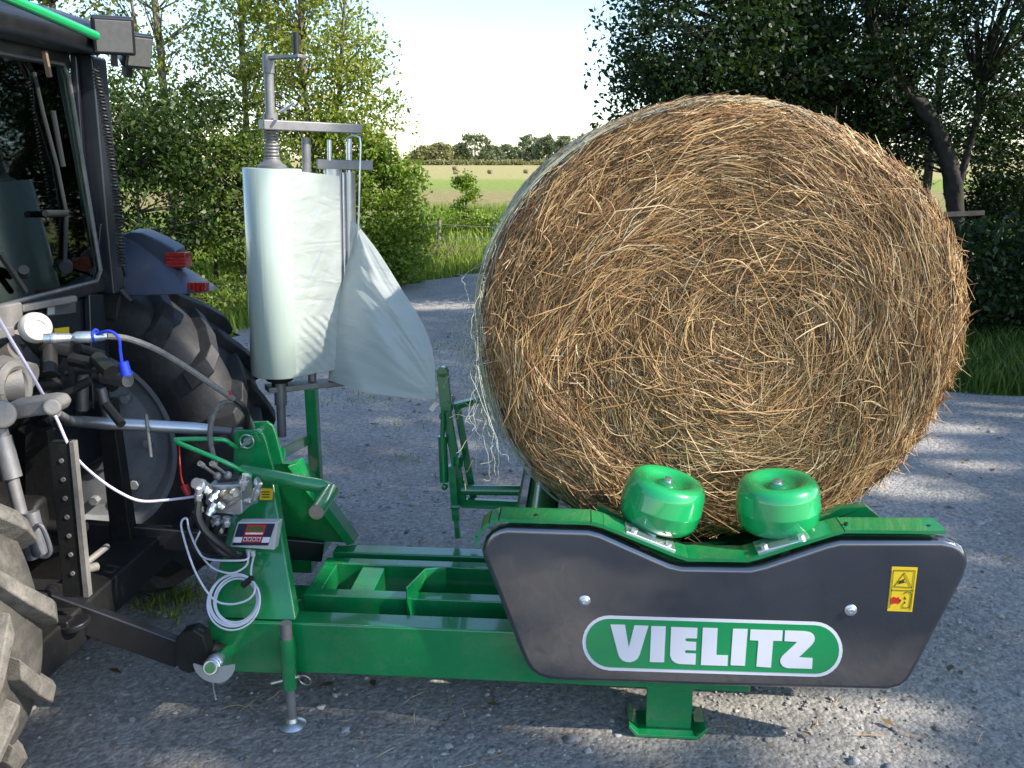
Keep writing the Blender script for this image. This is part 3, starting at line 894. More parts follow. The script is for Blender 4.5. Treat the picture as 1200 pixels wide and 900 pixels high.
for k in range(9):
    cr.ring((RX, RY, ZT + .035 + k * .0115), Z, .0225, .005, 24, 6)
cr.lathe((RX, RY, ZT + .002), Z, [(.050, 0), (.052, .008), (.036, .016), (.026, .03)], 28)
cr.cyl((RX, RY, za + .018), (RX, RY, za + .05), .026)
cr.cyl((RX, RY, zc - .05), (RX, RY, zc + .012), .020)
cr.build('upper_spindle', M['steel'], sto)
ha = Vector((RX, RY, zc)); hb_ = L(341, 69, y=3.12)
hb_.z = zc
MB().bar(ha, hb_, .024, .012).build('crank_arm', M['steel'], sto, bevel=.003)
gp_ = L(336, 66, y=3.13)
MB().cyl((gp_.x, gp_.y, zc + .004), (gp_.x, gp_.y, zc + .075), .011).build('crank_grip', M['hose'], sto)
MB().tube([L(318, 131, y=3.19), L(326, 126, y=3.16), L(336, 118, y=3.13)], .0055, 10).build('clamp_lever', M['zinc'], sto)
def post(u0, v0, u1_, v1, yy, r, name, mat):
    a, c = L(u0, v0, y=yy), L(u1_, v1, y=yy)
    x = (a.x + c.x) / 2
    return MB().cyl((x, yy, a.z), (x, yy, c.z), r).build(name, mat, sto)
post(358, 160, 359, 445, 3.30, .0165, 'support_post', M['steel'])
post(378, 162, 379, 195, 3.33, .008, 'guide_rod', M['zinc'])
post(401, 160, 402, 200, 3.37, .011, 'guide_rod', M['zinc'])
post(389, 196, 389, 443, 3.335, .034, 'stretch_roller', M['alu'])
post(408, 200, 406, 440, 3.37, .025, 'stretch_roller', M['alu'])
post(398.5, 200, 398, 330, 3.33, .0045, 'guide_rod', M['zinc'])
lb0, lb1 = L(364, 191, y=3.33), L(429, 190, y=3.40)
lb1.z = lb0.z
MB().bar(lb0, lb1, .05, .036).build('roller_bracket', M['steel'], sto, bevel=.004)
MB().tube([L(397, 163, y=3.34), L(399, 158, y=3.335), L(407, 156, y=3.33), L(413, 158, y=3.33), L(414.5, 166, y=3.33), L(415, 250, y=3.33), L(414, 310, y=3.33)], .0038, 8).build('wire_guide', M['zinc'], sto)

# cutter arm
ky = 3.12
def K(u, v): return L(u, v, y=ky)
kt = MB().bar(K(519, 436), K(524, 482), .03, .042, side=Y)
kt.cyl(K(519, 436) - Y * .015, K(519, 436) + Y * .015, .021)
ko = kt.build('cutter_arm', M['green'], wr, bevel=.003)
k2 = MB().bar(K(523, 480), K(543, 592), .026, .030, side=Y).bar(K(534, 484) + Y * .06, K(553, 592) + Y * .06, .012, .026, side=Y)
k2.cyl(K(525, 474) - Y * .03, K(525, 474) + Y * .08, .016).cyl(K(521, 486) - Y * .025, K(521, 486) + Y * .03, .017)
k2.build('arm_tube', M['green'], ko)
MB().cyl(K(520, 508) - Y * .03, K(522, 561) - Y * .03, .017).cyl(K(521, 480) - Y * .03, K(520, 508) - Y * .03, .009).ball(K(522.5, 567) - Y * .03, .013).build('hydraulic_cylinder', M['green'], ko)
MB().bar(K(531, 542) - Y * .03, K(536, 605) - Y * .03, .03, .026, side=Y).bar(K(536, 604) - Y * .03, K(538, 626) - Y * .03, .02, .018, side=Y).cyl(K(537, 534), K(536, 546), .02).cyl(K(530, 588) - Y * .05, K(541, 588) - Y * .05, .008).build('lower_post', M['green'], ko)
MB().cyl(K(541, 574), K(612, 575), .019).bar(K(541, 589), K(607, 592), .02, .034, side=Y).build('cross_arm', M['green'], ko)
MB().bar(K(530, 478) + Y * .02, K(604, 465) + Y * .1, .03, .022).build('knife_arm', M['green'], ko)
MB().bar(K(506, 479) - Y * .02, K(513, 470) - Y * .02, .01, .018).build('release_catch', M['zinc'], ko)

# ================================================================== STRETCH FILM ROLL
fo = MB().lathe((RX, RY, ZBt), Z, [(.036, 0), (.1015, .0), (.1035, .002), (.1035, ZT - ZBt - .002), (.1015, ZT - ZBt), (.036, ZT - ZBt)], 72)
fobj = fo.build('stretch_film_roll', M['film_roll'], base=(RX, RY, ZBt), label='upright roll of pale mint stretch film mounted in the grey stretcher', cat='film roll', smooth=50)

def film_grid(nu, nv, fn):
    vs, fs = [], []
    for j in range(nv + 1):
        for i in range(nu + 1):
            vs.append(fn(i / nu, j / nv))
    for j in range(nv):
        for i in range(nu):
            a = j * (nu + 1) + i
            fs.append((a, a + 1, a + nu + 2, a + nu + 1))
    return vs, fs
ax0 = L(346, 300, y=RY - .07)
def flat(s, t):
    # from the roll's flank to the stretch roller
    p0 = Vector((RX + .085, RY - .059, ZT - .004 + (ZBt - ZT + .008) * t))
    p1 = Vector((L(396, 300, y=3.30).x, 3.295, ZT - .022 + (ZBt - ZT + .035) * t))
    p = p0.lerp(p1, s)
    w = math.sin(math.pi * s)
    p.y -= w * (.004 * math.sin(30 * t + 14 * s) + .005 * math.sin(63 * t + 22 * s + 2 * math.sin(8 * t)) * math.exp(-((t - .45) / .22) ** 2) + .003 * math.sin(110 * t - 30 * s) * (t > .7))
    return p
vs, fs = film_grid(30, 130, flat)
MB().add(vs, fs).build('film_web', M['film'], fobj, smooth=180, recalc=False)

edgeL = smooth_path([L(413, 262, y=3.345), L(407, 290, y=3.34), (L(400, 320, y=3.32)), L(397, 345, y=3.29), L(393, 390, y=3.28), L(386, 444, y=3.28)], 8)
edgeR = smooth_path([L(415, 262, y=3.345), L(440, 293, y=3.29), L(466, 332, y=3.23), L(494, 375, y=3.17), L(507, 412, y=3.13), L(511, 462, y=3.115)], 8)
def samp(e, t):
    f = t * (len(e) - 1); i = min(int(f), len(e) - 2)
    return e[i].lerp(e[i + 1], f - i)
tip = Vector(L(511, 463, y=3.115))
def drape(s, t):
    a, c = samp(edgeL, t), samp(edgeR, t)
    p = a.lerp(c, s)
    w = math.sin(math.pi * min(1, s)) * min(1, t * 1.8)
    # folds gather towards the tip in the cutter arm
    ang = math.atan2(t - 1.02, 1.05 - s)
    rr_ = math.hypot(t - 1.0, s - 1.0)
    fold = .008 * math.sin(ang * 11 + .8 * math.sin(5 * s)) * w * min(1, rr_ * 2.2) + .0022 * math.sin(ang * 26 + 3 * s + 1.5 * math.sin(7 * t)) * w + .0014 * math.sin(ang * 57 + 9 * s) * w + .005 * math.sin(40 * t + 9 * s + 3 * math.sin(6 * s)) * w * (1 - t) + .012 * max(0, math.sin(9 * t - 5 * s + .6)) ** 6 * w
    p.y -= .075 * w * (1 - .4 * t) + fold
    p.z -= .022 * math.sin(math.pi * s) * t ** 6 * .3
    return p
vs, fs = film_grid(90, 110, drape)
MB().add(vs, fs).build('film_sheet', M['film'], fobj, smooth=180, recalc=False)
LEAN = R(1.7)
# narrow overlapping flap by the stretch rollers
fl0 = [L(405, 255, y=3.345), L(414, 258, y=3.345)]
def flap(s, t):
    a = L(406, 255 + 80 * t, y=3.345); c = L(417 - 16 * t, 262 + 72 * t, y=3.33)
    p = a.lerp(c, s); p.y -= .006 * math.sin(9 * t + 4 * s)
    return p
vs, fs = film_grid(6, 20, flap)
MB().add(vs, fs).build('film_flap', M['film'], fobj, smooth=180, recalc=False)

# the stretcher and its roll lean a little towards the bale
fobj.rotation_euler = (0, LEAN, -YAW)
_pv = Vector((RX, RY, ZBt)) - BASE[wr.name]
sto.rotation_euler = (0, LEAN, 0)
sto.location = _pv - Matrix.Rotation(LEAN, 3, 'Y') @ _pv

# ================================================================== STRAW BALE
BC = L(848, 384, y=2.71)
BRX, BRZ, BLEN = .734, .690, 1.20
BC.z = 1.172
BROT = R(4.0)                                    # turned a little against the machine
bax = Vector((-math.sin(BROT), math.cos(BROT), 0))  # axis, away from the viewer
bsx = Vector((math.cos(BROT), math.sin(BROT), 0))
def bale_xyz(x, d, z):
    """bale frame -> machine frame; d = depth behind the front face"""
    sag = 1.0
    return BC + bsx * x + bax * d + Z * z
rng = np.random.default_rng(5)
def outline(th):
    # slightly slumped circle
    r = 1 + .012 * np.sin(3 * th + 1) + .008 * np.sin(5 * th)
    x = np.cos(th) * BRX * r; z = np.sin(th) * BRZ * r
    z = np.where(z < -.60 * 1, -.60 + (z + .60) * .55, z)
    return x, z
bv, bf = [], []
nth = 120
prof = [(0.0, .002), (.2, .0), (.4, .002), (.6, .004), (.8, .008), (.9, .016), (.955, .032), (.985, .06), (1.0, .11), (1.0, .4), (1.0, .8), (1.0, BLEN - .1), (.97, BLEN - .03), (.8, BLEN), (0, BLEN)]
for (rf, dd) in prof:
    for j in range(nth):
        th = 2 * math.pi * j / nth
        x, z = outline(np.array(th))
        bump_ = rnd.uniform(-.006, .006)
        bv.append(bale_xyz(float(x) * rf, dd + bump_, float(z) * rf))
for i in range(len(prof) - 1):
    for j in range(nth):
        k = (j + 1) % nth
        bf.append((i * nth + j, i * nth + k, (i + 1) * nth + k, (i + 1) * nth + j))
BBASE = Vector((BC.x + bax.x * .6, BC.y + bax.y * .6, .47))
bale = MB().add(bv, bf).build('straw_bale', M['straw_core'], base=BBASE, smooth=60, label='large round straw bale lying on the wrapper with its cut end facing out', cat='straw bale')

def strands(pos, dirs, nrm, length, width, curl, lift, nseg=4):
    """ridge-shaped straws: pos centre, dirs along, nrm outward (N,3)"""
    n = len(pos)
    side = np.cross(dirs, nrm); side /= np.linalg.norm(side, axis=1)[:, None]
    t = np.linspace(-.5, .5, nseg + 1)
    V = np.zeros((n, nseg + 1, 3, 3), np.float32)
    for i, tt in enumerate(t):
        c = pos + dirs * (length * tt)[:, None] + side * (curl * (tt * tt * 4 - .5) * length)[:, None] + nrm * (lift * tt)[:, None]
        w = width * (1 if abs(tt) < .45 else .6)
        V[:, i, 0] = c - side * w[:, None] * .5
        V[:, i, 1] = c + nrm * (w * .45)[:, None]
        V[:, i, 2] = c + side * w[:, None] * .5
    idx = np.arange(n * (nseg + 1) * 3).reshape(n, nseg + 1, 3)
    q = []
    for i in range(nseg):
        for k in (0, 1):
            q.append(np.stack([idx[:, i, k], idx[:, i, k + 1], idx[:, i + 1, k + 1], idx[:, i + 1, k]], -1))
    return V.reshape(-1, 3), np.concatenate(q).reshape(-1, 4)

def to_bale(V):
    o = np.array(BC - BBASE); sx_ = np.array(bsx); ax_ = np.array(bax)
    return o + V[:, :1] * sx_ + V[:, 1:2] * ax_ + V[:, 2:3] * np.array([0, 0, 1.0])

n = 44000
rad = np.sqrt(rng.random(n)) * .985
th = rng.random(n) * 2 * np.pi
ox, oz = outline(th)
px, pz = ox * rad, oz * rad
# swirl: tangential towards the rim, tangled in the core, combed into drifts that share a direction
field = .42 * np.sin(px * 5 + pz * 3.3 + .5) + .34 * np.sin(pz * 9.5 - px * 6.2 + 1) + .20 * np.sin(px * 17 + pz * 12)
core = np.exp(-(rad / .36) ** 2)
low = np.clip(-pz / .6, 0, 1)
dev = rng.normal(0, 1, n) * (.19 + .55 * core + .22 * low) + field * np.clip(1.25 - rad, .12, 1) * (1 + .7 * core)
wild = rng.random(n) < .09 + .06 * low
dev = np.where(wild, rng.uniform(-1.57, 1.57, n), dev)
dev = np.where(rad > .70, np.clip(dev, -.55, .55), dev)
dev = np.where(rad > .86, np.clip(dev, -.30, .30), dev)
ta_ = th + np.pi / 2 + dev
dirs = np.stack([np.cos(ta_), np.zeros(n), np.sin(ta_)], -1)
dirs[:, 1] += rng.normal(0, .05, n)
dirs /= np.linalg.norm(dirs, axis=1)[:, None]
nr = np.zeros((n, 3)); nr[:, 1] = -1
nr += np.stack([rng.normal(0, .25, n), np.zeros(n), rng.normal(0, .25, n)], -1)
nr[:, 0] += .9 * (rad > .93) * np.cos(th); nr[:, 2] += .9 * (rad > .93) * np.sin(th)
nr -= dirs * (nr * dirs).sum(1)[:, None]
nr /= np.linalg.norm(nr, axis=1)[:, None]
edge_d = np.interp(rad, [0, .8, .9, .955, .985, 1], [0, .006, .014, .03, .055, .08])
layer = rng.random(n)
lump = .020 * np.sin(px * 9 + 1.3) * np.sin(pz * 8) + .016 * np.sin(px * 15 - pz * 12) + .010 * np.sin(px * 31 + pz * 23)
pos = np.stack([px, edge_d + .006 - .026 * layer ** 1.5 + lump * .8 * (rad < .93), pz], -1)
ln = np.exp(rng.normal(np.log(.17), .5, n)).clip(.05, .5) * np.where(rad > .86, .72, 1)
ln = np.where(rad > .84, np.minimum(ln, .19), ln)
ln = np.where(wild & (rad > .74), np.minimum(ln * .4, .07), ln)
wd = rng.uniform(.0015, .0036, n)
cu = rng.normal(0, .07, n) * ln / .2 - np.clip(ln / (8 * np.maximum(rad * .7, .12)), 0, .25) * (abs(dev) < 1)
V1, Q1 = strands(pos, dirs, nr, ln, wd, cu, rng.normal(0, .012, n))
# barrel side, seen at the left and along the top
n2 = 9000
th2 = rng.random(n2) * 2 * np.pi
x2, z2 = outline(th2); x2 *= .992; z2 *= .992
dd = rng.random(n2) ** 1.6 * .9 + .05
r2 = np.stack([np.cos(th2), np.zeros(n2), np.sin(th2)], -1)
d2 = np.stack([-np.sin(th2), rng.normal(0, .35, n2), np.cos(th2)], -1); d2 /= np.linalg.norm(d2, axis=1)[:, None]
V2, Q2 = strands(np.stack([x2, dd, z2], -1) + r2 * rng.uniform(0, .012, n2)[:, None], d2, r2, rng.uniform(.08, .25, n2), rng.uniform(.002, .0045, n2), np.zeros(n2), rng.normal(0, .01, n2))
# stray straws standing out of the rim and hanging below
n3 = 330
th3 = np.where(rng.random(n3) < .86, rng.normal(-.45, .55, n3), rng.random(n3) * 6.28)
x3, z3 = outline(th3)
d3 = np.stack([np.cos(th3) * .8 - np.sin(th3) * rng.normal(0, 1.1, n3), rng.normal(-.5, .5, n3), np.sin(th3) * .8 + np.cos(th3) * rng.normal(0, 1.1, n3)], -1); d3 /= np.linalg.norm(d3, axis=1)[:, None]
nn = np.cross(d3, np.array([0.1, 1, 0.2])); nn /= np.linalg.norm(nn, axis=1)[:, None]
V3, Q3 = strands(np.stack([x3 * .985, rng.uniform(.02, .12, n3), z3 * .985], -1), d3, nn, np.where(th3 > .7, rng.uniform(.03, .08, n3), rng.uniform(.05, .15, n3)), rng.uniform(.0018, .0035, n3), rng.normal(0, .2, n3), np.zeros(n3))
# long loose straws lying over the face
n4 = 420
a4 = rng.random(n4) * 6.28; r4 = np.sqrt(rng.random(n4)) * .82
x4, z4 = outline(a4); x4 = x4 * r4; z4 = z4 * r4
t4 = rng.random(n4) * 6.28
d4 = np.stack([np.cos(t4), rng.normal(-.04, .05, n4), np.sin(t4)], -1); d4 /= np.linalg.norm(d4, axis=1)[:, None]
nn4 = np.tile(np.array([0., -1, 0]), (n4, 1)); nn4 -= d4 * (nn4 * d4).sum(1)[:, None]; nn4 /= np.linalg.norm(nn4, axis=1)[:, None]
V4, Q4 = strands(np.stack([x4, np.interp(r4, [0, .8, .93], [0, .004, .016]) - rng.uniform(.018, .034, n4), z4], -1), d4, nn4, np.where(r4 > .55, rng.uniform(.06, .15, n4), rng.uniform(.10, .32, n4)), rng.uniform(.0028, .0046, n4), rng.normal(0, .2, n4), rng.normal(0, .02, n4), nseg=7)
# short chaff between the stems
n5 = 16000
a5 = rng.random(n5) * 6.28; r5 = np.sqrt(rng.random(n5)) * .97
x5, z5 = outline(a5); x5 = x5 * r5; z5 = z5 * r5
t5 = a5 + np.pi / 2 + rng.normal(0, .8, n5)
d5 = np.stack([np.cos(t5), rng.normal(0, .3, n5), np.sin(t5)], -1); d5 /= np.linalg.norm(d5, axis=1)[:, None]
nn5 = rng.normal(0, .5, (n5, 3)); nn5[:, 1] -= 1; nn5 -= d5 * (nn5 * d5).sum(1)[:, None]; nn5 /= np.linalg.norm(nn5, axis=1)[:, None]
V5, Q5 = strands(np.stack([x5, np.interp(r5, [0, .8, .9, .955, .985], [0, .006, .014, .03, .055]) - rng.uniform(-.012, .016, n5), z5], -1), d5, nn5, rng.uniform(.015, .06, n5), rng.uniform(.0014, .0034, n5), rng.normal(0, .3, n5), rng.normal(0, .01, n5), nseg=2)
VV, QQ, o_ = [], [], 0
for v_, q_ in ((V1, Q1), (V2, Q2), (V3, Q3), (V4, Q4), (V5, Q5)):
    VV.append(v_); QQ.append(q_ + o_); o_ += len(v_)
so = np_mesh('loose_straw', to_bale(np.concatenate(VV)), np.concatenate(QQ), M['straw'], bale)
tag(so, kind='stuff')

# net wrap: thin threads round the barrel and a frayed edge
def thread_mesh(paths, r):
    """paths (N, m, 3) -> three-sided tubes"""
    P = np.asarray(paths, np.float32); nP, m_, _ = P.shape
    d = np.gradient(P, axis=1); d /= (np.linalg.norm(d, axis=2, keepdims=True) + 1e-9)
    s = np.cross(d, np.array([.13, .21, .97])); s /= (np.linalg.norm(s, axis=2, keepdims=True) + 1e-9)
    u = np.cross(d, s)
    V = np.stack([P + (s * math.cos(a) + u * math.sin(a)) * r for a in (0, 2.094, 4.189)], 2)
    idx = np.arange(nP * m_ * 3).reshape(nP, m_, 3)
    q = [np.stack([idx[:, :-1, k], idx[:, :-1, (k + 1) % 3], idx[:, 1:, (k + 1) % 3], idx[:, 1:, k]], -1).reshape(-1, 4) for k in range(3)]
    return V.reshape(-1, 3), np.concatenate(q)
tt = np.linspace(0, 2 * np.pi, 181)
nx, nz = outline(tt)
paths = []
for k in range(64):
    d0 = .055 + 1.05 * (k / 63) ** 1.5
    rr_ = 1.012 + rng.normal(0, .002) + .006 * np.sin(tt * rng.integers(3, 9) + k) * rng.random()
    if k < 8: rr_ = rr_ - (.030 - .0035 * k) * .6
    paths.append(np.stack([nx * rr_, d0 + .006 * np.sin(tt * 23 + k * 2.1) + np.zeros_like(tt), nz * rr_], -1))
for k in range(40):
    d0 = .06 + 1.0 * (k / 39) ** 1.5
    zig = (np.arange(181) % 2) * .022
    rr_ = 1.014 + .004 * np.sin(tt * 5 + k)
    paths.append(np.stack([nx * rr_, d0 + zig, nz * rr_], -1))
for k in range(230):
    a0 = rng.uniform(1.0, 3.4); a1 = a0 + rng.uniform(.4, 1.5); a1 = min(a1, 4.25)
    ta2 = np.linspace(a0, a1, 181); ex, ez = outline(ta2)
    lf_ = np.clip((ta2 - 1.6) / 1.2, .25, 1)                      # thicker towards the left flank
    rr_ = .992 + (rng.random() * .040 + .008 * np.sin(ta2 * rng.uniform(5, 14) + k)) * lf_
    paths.append(np.stack([ex * rr_, .035 + rng.random() * .10 + .012 * np.sin(ta2 * rng.uniform(4, 12) + k), ez * rr_], -1))
NV, NQ = thread_mesh(np.array(paths), .0013)
# frayed threads at the left flank
fp = []
for k in range(420):
    a0 = rng.normal(2.95, .33) if rng.random() < .8 else rng.normal(3.55, .12)
    m_ = 24
    p = np.zeros((m_, 3)); x0, z0 = outline(np.array(a0))
    q = np.array([float(x0) * 1.01, rng.uniform(.04, .35), float(z0) * 1.01])
    v = np.array([-.004, 0, -.006]) + rng.normal(0, .004, 3)
    dens = max(0.3, 1 - abs(a0 - 3.1) / .9)
    for i in range(m_):
        p[i] = q
        v = v * .78 + rng.normal(0, .0034, 3) + np.array([.0003, 0, -.0014])
        q = q + v * (1.1 * dens)
        rad_ = math.hypot(q[0] / BRX, q[2] / BRZ)
        if rad_ < 1.015: q[[0, 2]] *= 1.015 / rad_
    fp.append(p)
# a dangling tail under the left flank
for k in range(26):
    m_ = 24
    q = np.array([-.70 + rng.normal(0, .015), rng.uniform(.0, .12), -.06 + rng.normal(0, .05)])
    p = np.zeros((m_, 3)); v = np.zeros(3)
    for i in range(m_):
        p[i] = q
        v = v * .7 + rng.normal(0, .005, 3) + np.array([.0012 if i < 18 else -.001, -.0004, -.005 if i < 16 else .0])
        q = q + v
        rad_ = math.hypot(q[0] / BRX, q[2] / BRZ)
        if rad_ < 1.02: q[[0, 2]] *= 1.02 / rad_
    fp.append(p)
FV, FQ = thread_mesh(np.array(fp), .0008)
np_mesh('net_wrap', to_bale(np.concatenate([NV, FV])), np.concatenate([NQ, FQ + len(NV)]), M['net'], bale)
gpaths = [np.stack([nx * (.988 + .003 * k), .048 + .007 * k + .004 * np.sin(tt * 17 + k), nz * (.988 + .003 * k)], -1) for k in range(5)]
GV, GQ = thread_mesh(np.array(gpaths), .0016)
np_mesh('net_edge', to_bale(GV), GQ, M['net_green'], bale)

# ================================================================== TRACTOR
tr_ = thing('tractor', 'dark blue tractor seen from behind, coupled to the green bale wrapper', 'tractor', (-2.3, 2.45, 0))
AX, AZ, TR = -1.865, .655, .66
def lug_tyre(yc, w, inner_y, tread_mat, body_mat, phase, rimmat):
    t = MB()
    h = w / 2
    pr = [(.36, -h * .82), (.40, -h * .96), (.50, -h), (.575, -h * .94), (.607, -h * .78), (.617, -h * .4), (.620, 0), (.617, h * .4), (.607, h * .78), (.575, h * .94), (.50, h), (.40, h * .96), (.36, h * .82)]
    t.lathe((AX, yc, AZ), Y, pr, 96, caps=False)
    ty = t.build('tyre', body_mat, tr_, smooth=60)
    lug = MB()
    nl = 18
    def pt(a, r, y):
        return Vector((AX + r * math.cos(a), yc + y, AZ + r * math.sin(a)))
    for s in (-1, 1):
        for k in range(nl):
            a0 = 2 * math.pi * (k + (0.5 if s > 0 else 0)) / nl + phase
            st_ = [(-.05, .0, .655), (.10, .35, .66), (.22, .72, .655), (.285, .97, .625), (.30, 1.06, .575)]
            prev = None
            for da, yy, r_ in st_:
                hw = .050 if yy < .9 else .058
                a = a0 - da * .9
                # two sides of the lug in angle, foot and top
                q = [pt(a - hw * 1.25, r_ - .055, s * yy * h), pt(a - hw * .80, r_, s * yy * h), pt(a + hw * .80, r_, s * yy * h), pt(a + hw * 1.25, r_ - .055, s * yy * h)]
                if prev:
                    o = len(lug.v); lug.v += prev + q
                    lug.f += [(o, o + 1, o + 5, o + 4), (o + 1, o + 2, o + 6, o + 5), (o + 2, o + 3, o + 7, o + 6), (o + 3, o, o + 4, o + 7)]
                    if yy == st_[1][1]: lug.f.append((o, o + 1, o + 2, o + 3))
                    if yy == st_[-1][1]: lug.f.append((o + 4, o + 5, o + 6, o + 7))
                prev = q
    lug.build('tread', tread_mat, ty, bevel=.005, smooth=35)
    rm = MB()
    for s in (-1, 1):
        rm.lathe((AX, yc, AZ), Y * s, [(.30, h * .5), (.345, h * .60), (.365, h * .80), (.375, h * .83), (.372, h * .86), (.352, h * .84), (.335, h * .70), (.30, h * .46), (.21, h * .56), (.13, h * .44), (.12, h * .60), (.03, h * .62)], 64)
    for k in range(8):
        a = 2 * math.pi * k / 8
        for s in (-1, 1):
            c = Vector((AX + .24 * math.cos(a), yc + s * h * .52, AZ + .24 * math.sin(a)))
            rm.cyl(c, c + Y * s * .03, .018, n=6)
    rm.build('rim', rimmat, ty, smooth=35)
    return ty
lug_tyre(1.665, .40, 0, M['lug'], M['tyre'], .06, M['rim'])
lug_tyre(3.225, .36, 0, M['tyre_dark'], M['tyre_dark'], .10, M['rim'])  # far wheel in darker rubber, its shade put into the colour

# axle housing, gearbox and rear plate
hsg = MB()
hsg.cyl((AX, 1.85, AZ), (AX, 3.05, AZ), .11).span((-2.6, 2.12, .42), (-1.72, 2.78, 1.02)).span((-2.6, 2.0, .62), (-1.80, 2.9, .80))
hsg.cyl((-1.73, 2.45, .60), (-1.62, 2.45, .60), .10).cyl((-1.66, 2.45, .60), (-1.50, 2.45, .60), .02)
hsg.span((-1.80, 2.05, .98), (-1.62, 2.85, 1.10))
hsg.build('gearbox_housing', M['blackmatt'], tr_, bevel=.015)
pl = MB().span((-3.6, 1.98, .9), (-1.70, 2.94, 1.165)).build('cab_floor', M['blackmatt'], tr_, bevel=.02)
# engine bonnet and front axle further on
MB().span((-5.0, 2.15, .72), (-3.55, 2.75, 1.28)).build('bonnet', M['cab'], tr_, bevel=.06)
for yy in (1.75, 3.15):
    f = MB().lathe((-4.5, yy, .42), Y, [(.2, -.12), (.38, -.13), (.42, -.09), (.42, .09), (.38, .13), (.2, .12)], 40).build('tyre', M['tyre_dark'], tr_)
MB().cyl((-4.5, 1.75, .42), (-4.5, 3.15, .42), .07).build('front_axle', M['blackmatt'], tr_)

# far mudguard
YF = 2.98
def fpx(pts, yy): return [L(u, v, y=yy) for u, v in pts]
fd = MB()
# sloped wall facing the wrapper, widening downwards
wt = fpx([(118, 276), (146, 277), (160, 285), (195, 309), (222, 324), (243, 338)], YF + .10)
wb = fpx([(113, 347), (150, 347), (180, 346), (205, 345), (225, 344), (243, 343)], YF - .02)
o = len(fd.v)
fd.v += wt + wb + [p + Y * .07 for p in wt]
n_ = len(wt)
for i in range(n_ - 1):
    fd.f.append((i, i + 1, n_ + i + 1, n_ + i)); fd.f.append((i, i + 1, 2 * n_ + i + 1, 2 * n_ + i))
fd.v += [p + Y * .10 for p in wb]
for i in range(n_ - 1):
    fd.f.append((n_ + i, n_ + i + 1, 3 * n_ + i + 1, 3 * n_ + i))
fd.f += [(n_ - 1, 2 * n_ - 1, 4 * n_ - 1, 3 * n_ - 1), (0, n_, 3 * n_, 2 * n_)]
fdo = fd.build('mudguard', M['fender'], tr_, smooth=30, bevel=.006)
ub = fpx([(136, 290), (143, 275), (152, 272), (166, 273), (186, 282), (206, 293), (208, 312), (194, 313), (160, 290)], 3.08)
MB().prism(ub, (.0, .08, .008)).build('lamp_housing', M['fender'], fdo, bevel=.006)
def lamp_px(pts, yy, dy, name):
    return MB().prism(fpx(pts, yy), (0, dy, 0)).build(name, M['lens_red'], fdo, bevel=.004)
l1 = lamp_px([(193, 296), (217, 296), (218, 311), (216, 314), (195, 314), (193, 312)], 3.075, .05, 'tail_light')
lr = MB()
for k in range(4):
    lr.bar(L(194, 299 + 4 * k, y=3.073), L(217, 299 + 4 * k, y=3.073), .0015, .0015)
lr.build('lens_rib', M['red_ink'], l1)
l2 = lamp_px([(219, 331), (241, 331), (241, 342), (219, 343)], 2.985, .035, 'tail_light')
lr = MB()
for k in range(4):
    lr.bar(L(222 + 5 * k, 332, y=2.983), L(222 + 5 * k, 342, y=2.983), .0015, .0015)
lr.build('lens_rib', M['red_ink'], l2)
# near mudguard, outside the frame for the most part
ng = MB()
pts = [Vector((AX + .74 * math.cos(t), 1.45, AZ + .74 * math.sin(t))) for t in [R(80 + 9 * i) for i in range(12)]]
for a, c in zip(pts[:-1], pts[1:]):
    ng.add([a, c, c + Y * .45, a + Y * .45], [(0, 1, 2, 3)])
ngo = ng.build('mudguard', M['fender'], tr_, smooth=60, recalc=False)
md = ngo.modifiers.new('sheet', 'SOLIDIFY'); md.thickness = .012

# cab
CX = -1.66
pr0, pr1 = L(104, 62, y=2.93), L(124, 350, y=2.90)
cbn = MB()
def pillar(a, c, w, d): cbn.bar(a, c, w, d, side=X)
zr = pr0.z
cf = MB()
# rear far pillar: a box leaning slightly
cf.prism([L(84, 60, y=2.93), L(108, 66, y=2.93), L(134, 345, y=2.90), L(102, 345, y=2.90)], (0, .09, 0))
cf.prism([L(84, 62, y=2.925), L(92, 66, y=2.925), L(112, 345, y=2.895), L(94, 345, y=2.895)], (.01, -.03, 0))
cf.prism([L(115, 262, y=2.90), L(119, 262, y=2.90), L(110, 347, y=2.88), L(96, 347, y=2.88)], (.0, .03, 0))
cf.build('cab_pillar', M['cab'], tr_, bevel=.01)
xw = L(100, 200, y=2.92).x
zwb = L(92, 338, x=xw).z
zwt = L(88, 72, x=xw).z
YN = 1.95
for yy in (YN - .06,):
    MB().bar((xw - .02, yy, zwb - .05), (xw - .06, yy, zwt + .02), .08, .08, side=X).build('cab_pillar', M['cab'], tr_, bevel=.01)
for yy in (2.94, YN - .03):
    for xx in (-3.35,):
        MB().bar((xx, yy, .95), (xx + .1, yy, zwt + .02), .07, .07, side=X).build('cab_pillar', M['cab'], tr_, bevel=.01)
# window frame + pane
wfm = MB()
g = .03
wfm.bar((xw + .012, YN, zwb), (xw + .012, 2.90, zwb), .05, .045)
MB().bar((xw - .02, YN, zwt), (xw - .02, 2.90, zwt), .05, .05).build('window_header', M['black'], tr_, bevel=.006)
wf = wfm.build('window_frame', M['black'], tr_, bevel=.006)
MB().prism([Vector((xw + .03, YN, zwb + .0)), Vector((xw + .03, 2.905, zwb)), Vector((xw - .01, 2.905, zwt)), Vector((xw - .01, YN, zwt))], (.006, 0, 0)).build('window_pane', M['glass'], wf)
# edge seal of the pane
MB().tube([Vector((xw + .040, YN, zwb + .018)), Vector((xw + .040, 2.84, zwb + .018)), Vector((xw + .039, 2.875, zwb + .05)), Vector((xw + .0, 2.885, zwt - .05)), Vector((xw + .0, 2.86, zwt - .015)), Vector((xw + .0, YN, zwt - .015))], .007, 8).build('window_seal', M['steel_dark'], wf)
